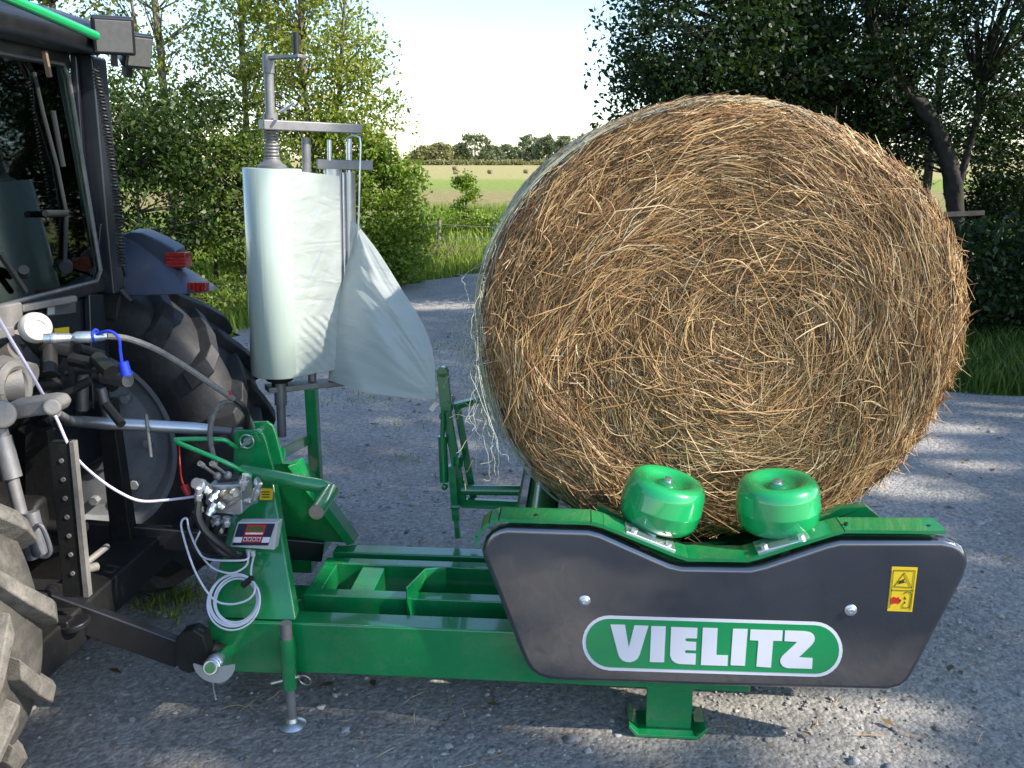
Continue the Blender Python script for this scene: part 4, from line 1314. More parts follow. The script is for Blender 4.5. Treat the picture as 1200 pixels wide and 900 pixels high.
# side windows of the cab
for yy in (2.95, YN - .05):
    MB().prism([Vector((-3.3, yy, 1.12)), Vector((xw - .05, yy, 1.18)), Vector((xw - .08, yy, zwt)), Vector((-3.25, yy, zwt))], (0, .005, 0)).build('side_window', M['glass'], tr_)
# roof
rf = MB()
rz = zwt
rpts = [(CX + .10, rz + .02), (CX + .12, rz + .07), (CX + .10, rz + .115), (CX - .05, rz + .165), (CX - .5, rz + .20), (-3.1, rz + .19), (-3.5, rz + .13), (-3.5, rz + .02)]
rf.prism([Vector((x, YN - .12, z)) for x, z in rpts], (0, 2.98 - YN + .12, 0))
rfo = rf.build('cab_roof', M['black'], tr_, bevel=.03, segs=4)
rail0 = L(112, 42, x=CX + .20); rail1 = L(-40, -24, x=CX + .20)
MB().cyl(rail0, rail1, .014).build('roof_rail', M['green_bright'], rfo)
def work_light(cu, cv, yy, yaw, pitch, w, h, name='work_light'):
    c = L(cu, cv, y=yy)
    rot = Matrix.Rotation(yaw, 3, 'Z') @ Matrix.Rotation(pitch, 3, 'Y')
    hh = MB()
    d_ = .075
    vs = []
    for x, k in ((-d_ / 2, .72), (d_ * .2, 1.0), (d_ / 2, 1.0)):
        for a, b2_ in ((-1, -1), (1, -1), (1, 1), (-1, 1)):
            vs.append(c + rot @ Vector((x, a * w / 2 * k, b2_ * h / 2 * k)))
    fs = [(3, 2, 1, 0), (8, 9, 10, 11)]
    for i in (0, 4):
        fs += [(i, i + 1, i + 5, i + 4), (i + 1, i + 2, i + 6, i + 5), (i + 2, i + 3, i + 7, i + 6), (i + 3, i, i + 4, i + 7)]
    hh.add(vs, fs)
    b_ = hh.build(name, M['black'], tr_, bevel=.008)
    MB().box(c + rot @ Vector((d_ / 2 + .001, 0, 0)), (.006, w * .84, h * .82), rot).build('lamp_lens', M['lens_grey'], b_, bevel=.002)
    MB().box(c + rot @ Vector((-.02, 0, -h * .62)), (.03, .02, h * .5), rot).build('lamp_bracket', M['black'], b_)
work_light(132, 40, 2.90, R(-58), R(16), .125, .115)
work_light(156, 57, 3.00, R(-30), R(20), .095, .11)
# coiled cable beside the pillar
hp_ = []
top, bot = L(112, 80, y=2.86), L(143, 312, y=2.86)
for i in range(900):
    t = i / 899
    c = top.lerp(bot, t); c.x += .012 * math.sin(math.pi * t)
    hp_.append(c + Vector((math.cos(i * .42), math.sin(i * .42), 0)) * (.009 + .003 * t))
MB().tube(hp_, .0032, 5).tube([bot, L(146, 322, y=2.93), L(146, 334, y=2.92), L(142, 342, y=2.92), L(153, 354, y=2.91)], .004, 6, k=5).build('coiled_cable', M['hose'], tr_)
MB().cyl(L(142, 341, y=2.915), L(154, 354, y=2.905), .011, .008).build('cable_plug', M['hose'], tr_)

# inside the cab
MB().span((-2.72, 2.16, 1.2), (-2.22, 2.70, 1.33)).span((-2.36, 2.18, 1.3), (-2.24, 2.68, 1.52)).build('seat', M['seat'], tr_, bevel=.04)
MB().ring((-2.95, 2.43, 1.56), Vector((-.5, 0, 1)), .19, .014).cyl((-2.95, 2.43, 1.55), (-3.2, 2.43, 1.2), .03).build('steering_wheel', M['seat'], tr_)
MB().span((-3.4, 2.1, 1.1), (-3.1, 2.8, 1.42)).build('dashboard', M['seat'], tr_, bevel=.03)
MB().span((-2.45, YN + .02, 1.16), (xw - .06, 2.86, zwb + .16)).build('rear_shelf', M['fender'], tr_, bevel=.02)
# gas strut, handle and wiper on the rear window
def onw(u, v, off=.03): return L(u, v, x=xw + off)
gs = MB().tube([onw(40, 85, .0), onw(50, 130, .015), onw(67, 195, .02), onw(78, 250, .03), onw(76, 312, .04)], .006, 8)
gs.cyl(onw(77, 314, .045), onw(77, 310, .03), .02)
gs.cyl(onw(53, 250, .05), onw(77, 250, .05), .010)
gs.tube([onw(62, 130, .02), onw(74, 195, .02)], .008, 8)
gs.build('window_strut', M['seat'], wf)
MB().bar(onw(0, 297, .05), onw(30, 342, .055), .012, .012).cyl(onw(28, 322, .05), onw(28, 316, .07), .014).build('wiper', M['seat'], wf)
# rust-brown latch above
MB().bar(onw(52, 60, .04), onw(58, 90, .035), .012, .012).build('window_latch', M['twig'], wf)

# rear bulkhead under the window, its brackets, label, stickers
bx = xw + .015
bh = MB().span((bx - .30, YN - .3, .98), (bx, 2.92, zwb - .03))
bh.span((bx - .28, 2.55, .70), (bx - .005, 2.90, 1.0))
bho = bh.build('rear_bulkhead', M['cab'], tr_, bevel=.008)
MB().prism([onw(98, 345, .02), onw(115, 345, .02), onw(118, 480, .02), onw(103, 480, .02)], (.02, .0, 0)).build('cover_strip', M['cab'], bho, bevel=.004)
zz = onw(40, 360).z
br = MB().bar(onw(-10, 376, .05), onw(21, 369, .05), .035, .075).bar(onw(22, 362, .04), onw(86, 350, .04), .03, .022)
br.bar(onw(-10, 392, .06), onw(12, 388, .06), .03, .03)
br.build('rear_bracket', M['cast'], bho, bevel=.006)
q = [onw(u, v, .018) for u, v in ((54, 358), (88, 353), (88, 366), (54, 371))]
MB().prism(q, (.003, 0, 0)).build('type_plate', M['steel_dark'], bho)
q = [onw(u, v, .022) for u, v in ((55, 358), (63, 357), (63, 368), (55, 369))]
MB().prism(q, (.003, 0, 0)).build('type_plate', M['box_grey'], bho)
for a in ([(63, 385), (80, 383), (80, 391), (63, 394)], [(72, 402), (80, 400), (81, 407), (73, 409)], [(64, 410), (67, 412), (68, 418), (64, 419)], [(75, 410), (81, 408), (81, 418), (77, 419), (78, 414)]):
    MB().prism([onw(u, v, .018) for u, v in a], (.003, 0, 0)).build('yellow_sticker', M['yellow'], bho)
# big white cap
c0, c1 = L(26, 388, y=2.42), L(42, 384, y=2.36)
sk = MB().lathe(c0 - (c1 - c0) * .5, c1 - c0, [(.034, 0), (.040, .012), (.040, .045), (.038, .05)], 32).build('socket_body', M['cast'], tr_)
cc_ = c1 - (c1 - c0).normalized() * .005
MB().lathe(cc_, c1 - c0, [(.042, -.012), (.044, .0), (.042, .014), (.036, .022), (.020, .024), (.018, .020), (.004, .020)], 36).build('white_cap', M['cap_white'], sk)
# couplings and levers in the dark
misc = MB()
for i in range(26):
    u, v = rnd.uniform(2, 130), rnd.uniform(398, 480)
    a = L(u, v, y=rnd.uniform(2.35, 2.75))
    dvec = Vector((rnd.uniform(-.3, 1), rnd.uniform(-1, .3), rnd.uniform(-.6, .6))).normalized()
    misc.cyl(a, a + dvec * rnd.uniform(.05, .13), rnd.uniform(.012, .03), n=12)
misc.build('hydraulic_outlet', M['blackmatt'], tr_, smooth=30)
mt = MB()
for (u0, v0, ya), (u1, v1, yb), r in (((90, 435, 2.55), (124, 433, 2.5), .012), ((122, 442, 2.5), (150, 446, 2.45), .02), ((96, 431, 2.6), (96, 480, 2.6), .02), ((118, 455, 2.6), (130, 500, 2.6), .016)):
    mt.cyl(L(u0, v0, y=ya), L(u1, v1, y=yb), r, n=14)
mt.build('coupling', M['steel_dark'], tr_)
# cast lift cylinders
lc = MB()
lc.cyl(L(-12, 452, y=2.2), L(24, 448, y=2.25), .055).cyl(L(0, 432, y=2.3), L(36, 442, y=2.3), .04)
lc.cyl(L(0, 418, y=2.35), L(18, 410, y=2.35), .028).cyl(L(40, 434, y=2.4), L(49, 437, y=2.4), .012)
lc.ring(L(16, 455, y=2.2), X, .06, .014)
lc.build('lift_cylinder', M['cast'], tr_, smooth=30)
# lift arm with its eye
la = MB()
la.prism([L(4, 474, y=2.06), L(50, 467, y=2.06), L(62, 468, y=2.06), L(68, 477, y=2.06), L(63, 486, y=2.06), L(44, 488, y=2.06), L(6, 494, y=2.06)], (0, .07, 0))
la.cyl(L(1, 486, y=2.02), L(1, 486, y=2.16), .036)
la.cyl(L(61, 477, y=2.04), L(61, 477, y=2.16), .022)
la.build('lift_arm', M['cast'], tr_, bevel=.008)
ld = MB()
ld.cyl(L(-2, 500, y=2.06), L(2, 514, y=2.06), .020).cyl(L(1, 512, y=2.06), L(14, 560, y=2.05), .025).cyl(L(14, 560, y=2.05), L(38, 655, y=2.04), .016).cyl(L(36, 600, y=2.04), L(48, 650, y=2.03), .020)
ld.tube([L(38, 622, y=2.0), L(46, 615, y=2.0), L(53, 625, y=2.0), L(59, 645, y=2.0), L(54, 652, y=2.0), L(48, 652, y=2.0)], .006, 8, k=3)
ld.build('lift_rod', M['steel'], tr_, smooth=30)
# perforated hitch rail; pale discs paint the light seen through its holes
pz = MB().prism([L(56, 519, y=2.20), L(81, 518, y=2.20), L(98, 700, y=2.20), L(74, 700, y=2.20)], (0, .03, 0))
pf = pz.build('hitch_rail', M['blackmatt'], tr_, bevel=.003)
MB().prism([L(81, 518, y=2.197), L(86, 518, y=2.197), L(104, 700, y=2.197), L(98, 700, y=2.197)], (0, .02, 0)).build('rail_edge', M['cast'], pf)
for k in range(7):
    u, v = 72 + k * 2.2, 540 + k * 22
    c = L(u, v, y=2.199)
    MB().cyl(c - Y * .002, c + Y * .002, .0065, n=14).build('lit_hole_disc', M['cast'], pf)
MB().prism([L(112, 470, y=2.75), L(130, 470, y=2.75), L(162, 690, y=2.75), L(136, 690, y=2.75)], (0, .05, 0)).build('hitch_rail', M['blackmatt'], tr_, bevel=.004)
MB().prism([L(28, 500, y=2.45), L(56, 505, y=2.45), L(76, 700, y=2.45), L(30, 690, y=2.45)], (0, .05, 0)).build('hitch_rail', M['blackmatt'], tr_, bevel=.004)
MB().span((-1.75, 2.0, .30), (-1.45, 2.9, .42)).build('drawbar_frame', M['blackmatt'], tr_, bevel=.01)
MB().cyl(L(98, 662, y=2.4), L(126, 640, y=2.5), .010).cyl(L(96, 668, y=2.4), L(113, 664, y=2.45), .014).build('drawbar_pin', M['cast'], tr_)
# top link
tl0, tl1 = L(60, 478, y=2.12), L(92, 494, y=2.50)
tk = MB().cyl(L(66, 484, y=2.2), L(84, 494, y=2.5), .012).cyl(L(80, 493, y=2.5), L(93, 494, y=2.55), .016).build('top_link', M['steel'], tr_)
MB().lathe(L(90, 494, y=2.55), L(246, 503, y=2.68) - L(90, 494, y=2.55), [(.014, 0), (.0185, .006), (.0195, .10), (.0195, (L(246, 503, y=2.68) - L(90, 494, y=2.55)).length - .05), (.0165, (L(246, 503, y=2.68) - L(90, 494, y=2.55)).length)], 28).build('turnbuckle_tube', M['alu'], tk)
MB().cyl(L(243, 503, y=2.68), L(272, 506, y=2.69), .0125).ball(L(280, 512, y=2.70), .034, 14, (1, .8, 1)).build('link_end', M['steel_dark'], tk)
MB().cyl(L(171, 486, y=2.60), L(177, 536, y=2.55), .0055).build('toggle_bar', M['cast'], tk)
# lower link arm with its hook
a, c = L(48, 706, y=2.28), L(214, 766, y=2.36)
ll = MB().bar(a, c, .035, .088)
ll.cyl(L(86, 727, y=2.22), L(88, 735, y=2.22), .045).bar(L(50, 730, y=2.2), L(84, 733, y=2.2), .04, .04)
ll.cyl(L(66, 703, y=2.3), L(60, 690, y=2.35), .02)
llo = ll.build('lower_link', M['black'], tr_, bevel=.006)
hk = MB().prism([L(u, v, y=2.31) for u, v in ((205, 750), (212, 742), (226, 738), (238, 746), (243, 762), (244, 776), (236, 785), (222, 790), (210, 786), (205, 776))], (0, .05, 0))
hk.cyl(L(228, 738, y=2.33), L(238, 742, y=2.34), .016).cyl(L(244, 760, y=2.36), L(262, 768, y=2.38), .03)
hk.build('link_hook', M['blackmatt'], llo, bevel=.006)
MB().span((-1.85, 2.08, .40), (-1.5, 2.24, .50)).build('link_bracket', M['blackmatt'], tr_, bevel=.01)
# far lower link
MB().bar((-1.7, 2.75, .45), (-.93, 2.98, .30), .035, .08).build('lower_link', M['black'], tr_, bevel=.006)

# ================================================================== GROUND
SUN_EL, SUN_AZ = R(38), math.atan2(-0.33, 0.94)          # direction towards the sun: from the right, a little on the viewer's side
S = Vector((math.cos(SUN_AZ) * math.cos(SUN_EL), math.sin(SUN_AZ) * math.cos(SUN_EL), math.sin(SUN_EL)))
rng = np.random.default_rng(11)

g = np_mesh('meadow', [(-2500, -60, -.02), (2500, -60, -.02), (2500, 3500, -.02), (-2500, 3500, -.02)], [(0, 1, 2, 3)], M['meadow'])
tag(g, kind='structure')
# gravel lane: a yard in front, bending away behind the bale
left = [(-12, -14), (-11, 2), (-8, 5.4), (-4.6, 6.9), (-3.05, 8.0), (-2.5, 10.0), (-1.95, 11.7), (-1.1, 12.9), (.2, 14.2), (3, 15.6), (9, 17.0)]
right = [(16, -14), (14, 4), (9, 5.8), (5.5, 6.25), (3.6, 6.45), (2.7, 6.9), (2.1, 8.0), (2.0, 9.6), (2.6, 11.0), (4.6, 12.2), (9.5, 13.2)]
def resample(p, n):
    q = smooth_path([Vector((x, y, 0)) for x, y in p], 8)
    return [q[int(round(i * (len(q) - 1) / (n - 1)))] for i in range(n)]
lp_, rp2 = resample(left, 80), resample(right, 80)
NW = 60
lv_, lf = [], []
for i in range(80):
    for j in range(NW + 1):
        t = j / NW
        p = lp_[i].lerp(rp2[i], t)
        wob = .10 * math.sin(i * 1.7) + .07 * math.sin(i * 3.1)
        if j in (0, NW): p.x += wob
        h = .012 * math.sin(p.x * 1.9 + p.y * .7) + .010 * math.sin(p.y * 2.3 - p.x * 1.1) + .006 * math.sin(p.x * 5.1 + 1) * math.sin(p.y * 4.7)
        near_m = math.exp(-((p.x + .2) / 1.6) ** 2 - ((p.y - 2.6) / 1.2) ** 2)
        lv_.append((p.x, p.y, h * .6 * (1 - near_m)))
for i in range(79):
    for j in range(NW):
        a = i * (NW + 1) + j
        lf.append((a, a + 1, a + NW + 2, a + NW + 1))
lane = np_mesh('gravel_lane', lv_, lf, M['gravel'], smooth=True)
tag(lane, kind='structure')

def inside(px, py, poly):
    c = np.zeros(len(px), bool)
    n = len(poly)
    for i in range(n):
        x0, y0 = poly[i]; x1, y1 = poly[(i + 1) % n]
        hit = ((y0 > py) != (y1 > py)) & (px < (x1 - x0) * (py - y0) / (y1 - y0 + 1e-12) + x0)
        c ^= hit
    return c
LANE = [(p.x, p.y) for p in lp_] + [(p.x, p.y) for p in rp2][::-1]

# loose stones
ico_v, ico_f = None, None
bm = bmesh.new(); bmesh.ops.create_icosphere(bm, subdivisions=1, radius=1)
ico_v = np.array([v.co[:] for v in bm.verts]); ico_f = np.array([[v.index for v in f.verts] for f in bm.faces]); bm.free()
bm = bmesh.new(); bmesh.ops.create_icosphere(bm, subdivisions=2, radius=1)
ic2_v = np.array([v.co[:] for v in bm.verts]); ic2_f = np.array([[v.index for v in f.verts] for f in bm.faces]); bm.free()
def stones(name, n, xr, yr, smin, smax, sig, iv, if_):
    x = rng.uniform(*xr, n); y = yr[0] + (yr[1] - yr[0]) * rng.random(n) ** 1.6
    cl = np.sin(x * 3.1 + 1.3 * np.sin(y * 2.2)) * np.sin(y * 2.7 + x) > rng.uniform(-1.2, .9, n)
    x, y = x[cl], y[cl]
    k = inside(x, y, LANE); x, y = x[k], y[k]; n = len(x)
    s = np.exp(rng.normal(np.log(smin), sig, n)).clip(smin * .5, smax)
    d = 1 + .28 * rng.normal(0, 1, (n, len(iv))).clip(-1.5, 1.5)
    P = iv[None] * d[:, :, None] * s[:, None, None] * np.stack([rng.uniform(.8, 1.3, n), rng.uniform(.8, 1.3, n), rng.uniform(.45, .8, n)], -1)[:, None]
    a = rng.random(n) * 6.28; c_, s_ = np.cos(a)[:, None], np.sin(a)[:, None]
    Q = np.stack([P[..., 0] * c_ - P[..., 1] * s_, P[..., 0] * s_ + P[..., 1] * c_, P[..., 2]], -1)
    Q += np.stack([x, y, s * .18], -1)[:, None]
    F = (if_[None] + (np.arange(n) * len(iv))[:, None, None]).reshape(-1, 3)
    o = np_mesh(name, Q.reshape(-1, 3), F, M['pebble'])
    tag(o, kind='stuff')
stones('gravel_stones', 24000, (-2.6, 3.6), (1.2, 7.5), .0042, .02, .38, ico_v, ico_f)
stones('gravel_stones', 1500, (-2.4, 3.2), (1.2, 5.5), .010, .034, .35, ic2_v, ic2_f)

# fallen leaves and twigs on the gravel
n = 420
x = rng.uniform(-3, 3.6, n); y = rng.uniform(1.3, 9, n); k = inside(x, y, LANE); x, y = x[k], y[k]; n = len(x)
a = rng.random(n) * 6.28; s = rng.uniform(.012, .032, n)
u = np.stack([np.cos(a), np.sin(a), rng.normal(0, .15, n)], -1); w = np.stack([-np.sin(a), np.cos(a), rng.normal(0, .25, n)], -1)
c = np.stack([x, y, np.full(n, .012)], -1)
V = np.stack([c - u * s[:, None], c + w * s[:, None] * .45 + [0, 0, .006], c + u * s[:, None], c - w * s[:, None] * .45 + [0, 0, .004]], 1).reshape(-1, 3)
o = np_mesh('fallen_leaves', V, np.arange(n * 4).reshape(-1, 4), M['deadleaf']); tag(o, kind='stuff')

# straw dropped round the machine
n = 520
x = rng.normal(.3, 1.1, n); y = rng.uniform(2.0, 4.6, n)
d_ = np.stack([rng.normal(0, 1, n), rng.normal(0, 1, n), np.zeros(n)], -1); d_ /= np.linalg.norm(d_, axis=1)[:, None]
V, Q = strands(np.stack([x, y, np.full(n, .008)], -1), d_, np.tile(np.array([0, 0, 1.]), (n, 1)), rng.uniform(.02, .10, n), rng.uniform(.002, .004, n), rng.normal(0, .2, n), np.zeros(n), nseg=3)
o = np_mesh('dropped_straw', V, Q, M['straw']); tag(o, kind='stuff')

# ================================================================== GRASS
def blades(name, x, y, hmin, hmax, wid=.006, mat='grass', z0=-.02):
    n = len(x)
    a = rng.random(n) * 6.28
    h = rng.uniform(hmin, hmax, n); w = wid * rng.uniform(.6, 1.4, n)
    lean = rng.uniform(.1, .7, n) * h
    dx, dy = np.cos(a), np.sin(a)
    b = rng.random(n) * 6.28
    sx_, sy_ = np.cos(b) * w, np.sin(b) * w
    z = np.full(n, z0)
    r = [np.stack([x - sx_, y - sy_, z], -1), np.stack([x + sx_, y + sy_, z], -1),
         np.stack([x + sx_ * .8 + dx * lean * .35, y + sy_ * .8 + dy * lean * .35, z + h * .62], -1), np.stack([x - sx_ * .8 + dx * lean * .35, y - sy_ * .8 + dy * lean * .35, z + h * .62], -1),
         np.stack([x + sx_ * .12 + dx * lean, y + sy_ * .12 + dy * lean, z + h], -1), np.stack([x - sx_ * .12 + dx * lean, y - sy_ * .12 + dy * lean, z + h], -1)]
    V = np.stack(r, 1).reshape(-1, 3)
    i = np.arange(n)[:, None] * 6
    F = np.concatenate([i + np.array([[0, 1, 2, 3]]), i + np.array([[3, 2, 4, 5]])])
    o = np_mesh(name, V, F, M[mat]); tag(o, kind='stuff')
def scatter(n, xr, yr, pw=1.0):
    x = rng.uniform(*xr, n); y = yr[0] + (yr[1] - yr[0]) * rng.random(n) ** pw
    k = ~inside(x, y, LANE)
    return x[k], y[k]
x, y = scatter(70000, (-6.5, 1.5), (7.2, 16.5), 1.1)
tf = np.sin(x * 2.3 + y) * np.sin(y * 1.9 - x * .7)
k = rng.random(len(x)) < (.62 + .38 * tf)
blades('verge_grass', x[k], y[k], .06, .30, .007)
x, y = scatter(26000, (-3, 9), (14.5, 30), 1.2)
blades('verge_grass', x, y, .08, .40, .011)
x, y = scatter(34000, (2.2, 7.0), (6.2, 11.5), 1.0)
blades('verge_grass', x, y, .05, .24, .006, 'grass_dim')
# tufts growing in the gravel
tx, ty = [], []
for (u, v, n_, r_) in ((213, 702, 130, .05), (195, 720, 60, .05), (225, 690, 40, .06), (176, 712, 40, .04), (440, 445, 200, .25), (520, 410, 260, .35), (415, 470, 120, .2), (465, 500, 60, .12), (470, 540, 40, .06), (530, 560, 40, .06)):
    p = G(u, v)
    tx.append(p.x + rng.normal(0, r_, n_)); ty.append(p.y + rng.normal(0, r_ * .7, n_))
blades('gravel_weeds', np.concatenate(tx), np.concatenate(ty), .012, .045, .003, z0=0)

# ================================================================== TREES
def leaf_quads(P, size, up=.5, asp=.55):
    n = len(P)
    nrm = rng.normal(0, 1, (n, 3)); nrm[:, 2] += up * 1.6; nrm /= np.linalg.norm(nrm, axis=1)[:, None]
    t = rng.normal(0, 1, (n, 3)); t -= nrm * (t * nrm).sum(1)[:, None]; t /= np.linalg.norm(t, axis=1)[:, None]
    s = np.cross(nrm, t)
    L_ = (size * rng.uniform(.65, 1.3, n))[:, None]
    V = np.stack([P - t * L_ * .5, P + s * L_ * asp * .5 - t * L_ * .05 + nrm * L_ * .06, P + t * L_ * .5 - nrm * L_ * .08, P - s * L_ * asp * .5 - t * L_ * .05 + nrm * L_ * .06], 1)
    return V.reshape(-1, 3), np.arange(n * 4).reshape(-1, 4)

def ellipsoid_clumps(c, r, n, shell=.45):
    d = rng.normal(0, 1, (n, 3)); d /= np.linalg.norm(d, axis=1)[:, None]
    q = (shell + (1 - shell) * rng.random(n)) ** (1 / 2.0)
    return np.array(c) + d * np.array(r) * q[:, None]

def tree(name, label, cat, base, trunks, crowns, leaf, per, size, spread, mat, bark='bark', group=None, up=.5, branch=.5, zmin=None):
    """trunks: [(points, r0, r1)] relative to base; crowns: [(centre, radii, clumps)]"""
    e = bpy.data.objects.new(name, None); COL.objects.link(e)
    e.location = base; e.empty_display_size = .3
    tag(e, label, cat, group)
    cl = np.concatenate([ellipsoid_clumps(c, r, n) for c, r, n in crowns])
    if zmin is not None: cl = cl[cl[:, 2] > zmin]
    k = len(cl)
    if k == 0: return e
    sc = spread * rng.uniform(.6, 1.3, k)
    cnt = rng.integers(int(per * .5), int(per * 1.5) + 1, k)
    P = np.repeat(cl, cnt, axis=0) + rng.normal(0, 1, (cnt.sum(), 3)).clip(-1.7, 1.7) * np.repeat(sc, cnt)[:, None] * np.array([1, 1, .6])
    P[:, 2] = np.maximum(P[:, 2], .03)
    V, Q = leaf_quads(P, size, up)
    np_mesh('crown', V, Q, M['leaf_' + mat], e)
    tb_ = MB()
    allp = []
    for pts, r0, r1 in trunks:
        sp_ = smooth_path(pts, 9)
        k0 = len(tb_.v)
        tb_.tube(sp_, [(r0 + (r1 - r0) * (i / (len(sp_) - 1)) ** .8) * rng.uniform(.9, 1.12) for i in range(len(sp_))], 13)
        for q_ in range(k0, len(tb_.v)): tb_.v[q_] += Vector(rng.normal(0, .10 * r0, 3))
        allp += sp_
    A = np.array([p[:] for p in allp])
    for i in range(k):
        if rng.random() > branch: continue
        d = np.linalg.norm(A - (cl[i] - [0, 0, .35 * abs(cl[i][2]) * .4]), axis=1)
        a = Vector(A[int(d.argmin())]); b_ = Vector(cl[i])
        if (a - b_).length > 3.5: continue
        mid_ = a.lerp(b_, .5) + Vector(rng.normal(0, .08, 3)) * (a - b_).length + Vector((0, 0, .06 * (b_ - a).length))
        rr_ = .006 + .011 * (a - b_).length
        tb_.tube([a, mid_, b_], [rr_, rr_ * .6, rr_ * .25], 4)
    o_ = len(tb_.v)
    me = bpy.data.meshes.new('trunk'); me.from_pydata([tuple(p) for p in tb_.v], [], tb_.f); me.materials.append(M[bark]); me.shade_smooth()
    to = bpy.data.objects.new('trunk', me); COL.objects.link(to); to.parent = e
    return e

def T(*p): return [Vector(q) for q in p]
gl_ = 'trees along the left edge of the lane'
# light green trees on the left, tall and loose
tree('tree', 'tall light green tree right of the film stretcher crank, nearest the open sky', 'tree', (-2.75, 12.6, -.02),
     [(T((0, 0, 0), (.05, 0, 1.5), (-.05, .05, 3), (.1, 0, 5.6)), .075, .02), (T((.05, 0, .8), (.35, .1, 2.2), (.6, .1, 4.2)), .045, .012)],
     [((0.05, 0, 3.0), (1.0, .9, 1.3), 160), ((-.05, 0, 4.6), (.95, .9, 1.3), 60), ((.35, 0, 2.2), (.85, .8, .9), 60)], 0, 61, .066, .17, 'light', 'bark_pale', gl_, .3)
tree('tree', 'slender light green tree with a thin straight trunk, behind the crank handle', 'tree', (-3.75, 13.3, -.02),
     [(T((0, 0, 0), (-.04, 0, 2), (.04, 0, 6)), .07, .02)],
     [((0, 0, 3.2), (.75, .8, 1.5), 100), ((0, 0, 5), (.8, .8, 1.0), 30)], 0, 54, .066, .17, 'light', 'bark_pale', gl_, .3)
tree('tree', 'slender pale tree with a visible bare trunk above the tail lights', 'tree', (-4.85, 13.0, -.02),
     [(T((0, 0, 0), (.05, 0, 2), (-.02, 0, 6)), .08, .03), (T((0.03, 0, 1.0), (-.3, .2, 3), (-.45, .2, 5)), .04, .015)],
     [((0, 0, 2.3), (.8, .7, .9), 80), ((-.1, 0, 3.9), (.9, .7, 1.0), 46), ((.1, 0, 5.4), (.9, .7, .8), 20)], 0, 45, .066, .18, 'light', 'bark_pale', gl_, .3)
tree('tree', 'mid green tree just right of the work lights, partly behind the cab pillar', 'tree', (-6.0, 12.4, -.02),
     [(T((0, 0, 0), (.1, 0, 2), (0, 0, 6)), .09, .03)],
     [((0, 0, 2.2), (1.0, .8, 1.2), 110), ((.1, 0, 4.2), (1.0, .8, 1.2), 60)], 0, 70, .066, .18, 'mid', 'bark', gl_, .4)
tree('tree', 'tree seen through the rear window of the tractor cab', 'tree', (-7.6, 11.8, -.02),
     [(T((0, 0, 0), (.1, 0, 2), (0, 0, 6)), .10, .03)],
     [((0, 0, 2.0), (1.2, .8, 1.3), 70), ((0, 0, 4.0), (1.1, .8, 1.2), 50)], 0, 40, .11, .2, 'mid', 'bark', gl_, .4)
gb = 'dark shrubs below the left trees'
tree('shrub', 'dark green shrub behind the mudguard and its tail lights', 'shrub', (-4.45, 10.7, -.02),
     [(T((0, 0, 0), (.05, 0, .9), (.1, 0, 1.8)), .03, .01)], [((0, 0, 1.2), (.95, .6, 1.0), 90), ((.2, 0, 2.0), (.6, .5, .6), 34)], 0, 81, .066, .16, 'dark', 'bark', gb, .5)
tree('shrub', 'dense shrub beside the left flank of the film roll', 'shrub', (-3.25, 11.1, -.02),
     [(T((0, 0, 0), (.05, 0, .9), (.1, 0, 1.8)), .03, .01), (T((-.2, 0, 0), (.1, 0, .8), (.45, 0, 1.7)), .035, .012)], [((0, 0, 1.1), (.8, .6, .95), 90)], 0, 75, .066, .15, 'mid', 'bark_pale', gb, .5)
tree('shrub', 'deep green shrub below the slender pale trunk', 'shrub', (-3.85, 11.6, -.02),
     [(T((0, 0, 0), (.05, 0, .9), (.1, 0, 1.8)), .03, .01)], [((0, 0, 1.6), (.8, .6, 1.0), 90)], 0, 75, .066, .16, 'dark', 'bark', gb, .5)
tree('shrub', 'dark shrub beside the cab pillar, left of the mudguard', 'shrub', (-5.6, 10.6, -.02),
     [(T((0, 0, 0), (.05, 0, .9), (.1, 0, 1.8)), .03, .01)], [((0, 0, 1.3), (.9, .6, 1.2), 100)], 0, 75, .066, .16, 'dark', 'bark', gb, .5)
tree('bush', 'rounded bright green bush where the left trees end at the field', 'bush', (-1.80, 12.3, -.02),
     [(T((0, 0, 0), (.05, 0, .7), (.1, 0, 1.6)), .03, .01)], [((0, 0, 1.05), (.60, .6, .85), 90), ((-.35, 0, 1.7), (.5, .5, .7), 50), ((.1, 0, .5), (.68, .6, .42), 50)], 0, 83, .066, .13, 'bush', 'bark', None, .4)
tree('bush', 'low leafy bush at the verge beside the top of the film sheet', 'bush', (-2.05, 10.9, -.02),
     [(T((0, 0, 0), (.02, 0, .3), (.1, 0, .5)), .02, .01)], [((0, 0, .42), (.42, .4, .35), 44), ((-.5, .2, .5), (.4, .4, .4), 30)], 0, 50, .06, .10, 'bush', 'bark', None, .5)
for (x, y, s, lb) in ((-3.3, 9.6, .5, 'low weeds behind the left edge of the film roll'), (-4.2, 9.3, .6, 'low weeds right of the red tail lights'), (-5.2, 9.2, .6, 'low weeds hidden mostly behind the tractor mudguard')):
    tree('weed_clump', lb, 'plant', (x, y, -.02), [(T((0, 0, 0), (0, 0, .2), (0, .05, s * .8)), .01, .004)], [((0, 0, s * .5), (.55, .4, s * .5), 34)], 0, 34, .06, .10, 'mid', 'bark', 'weeds at the foot of the shrubs', .5)
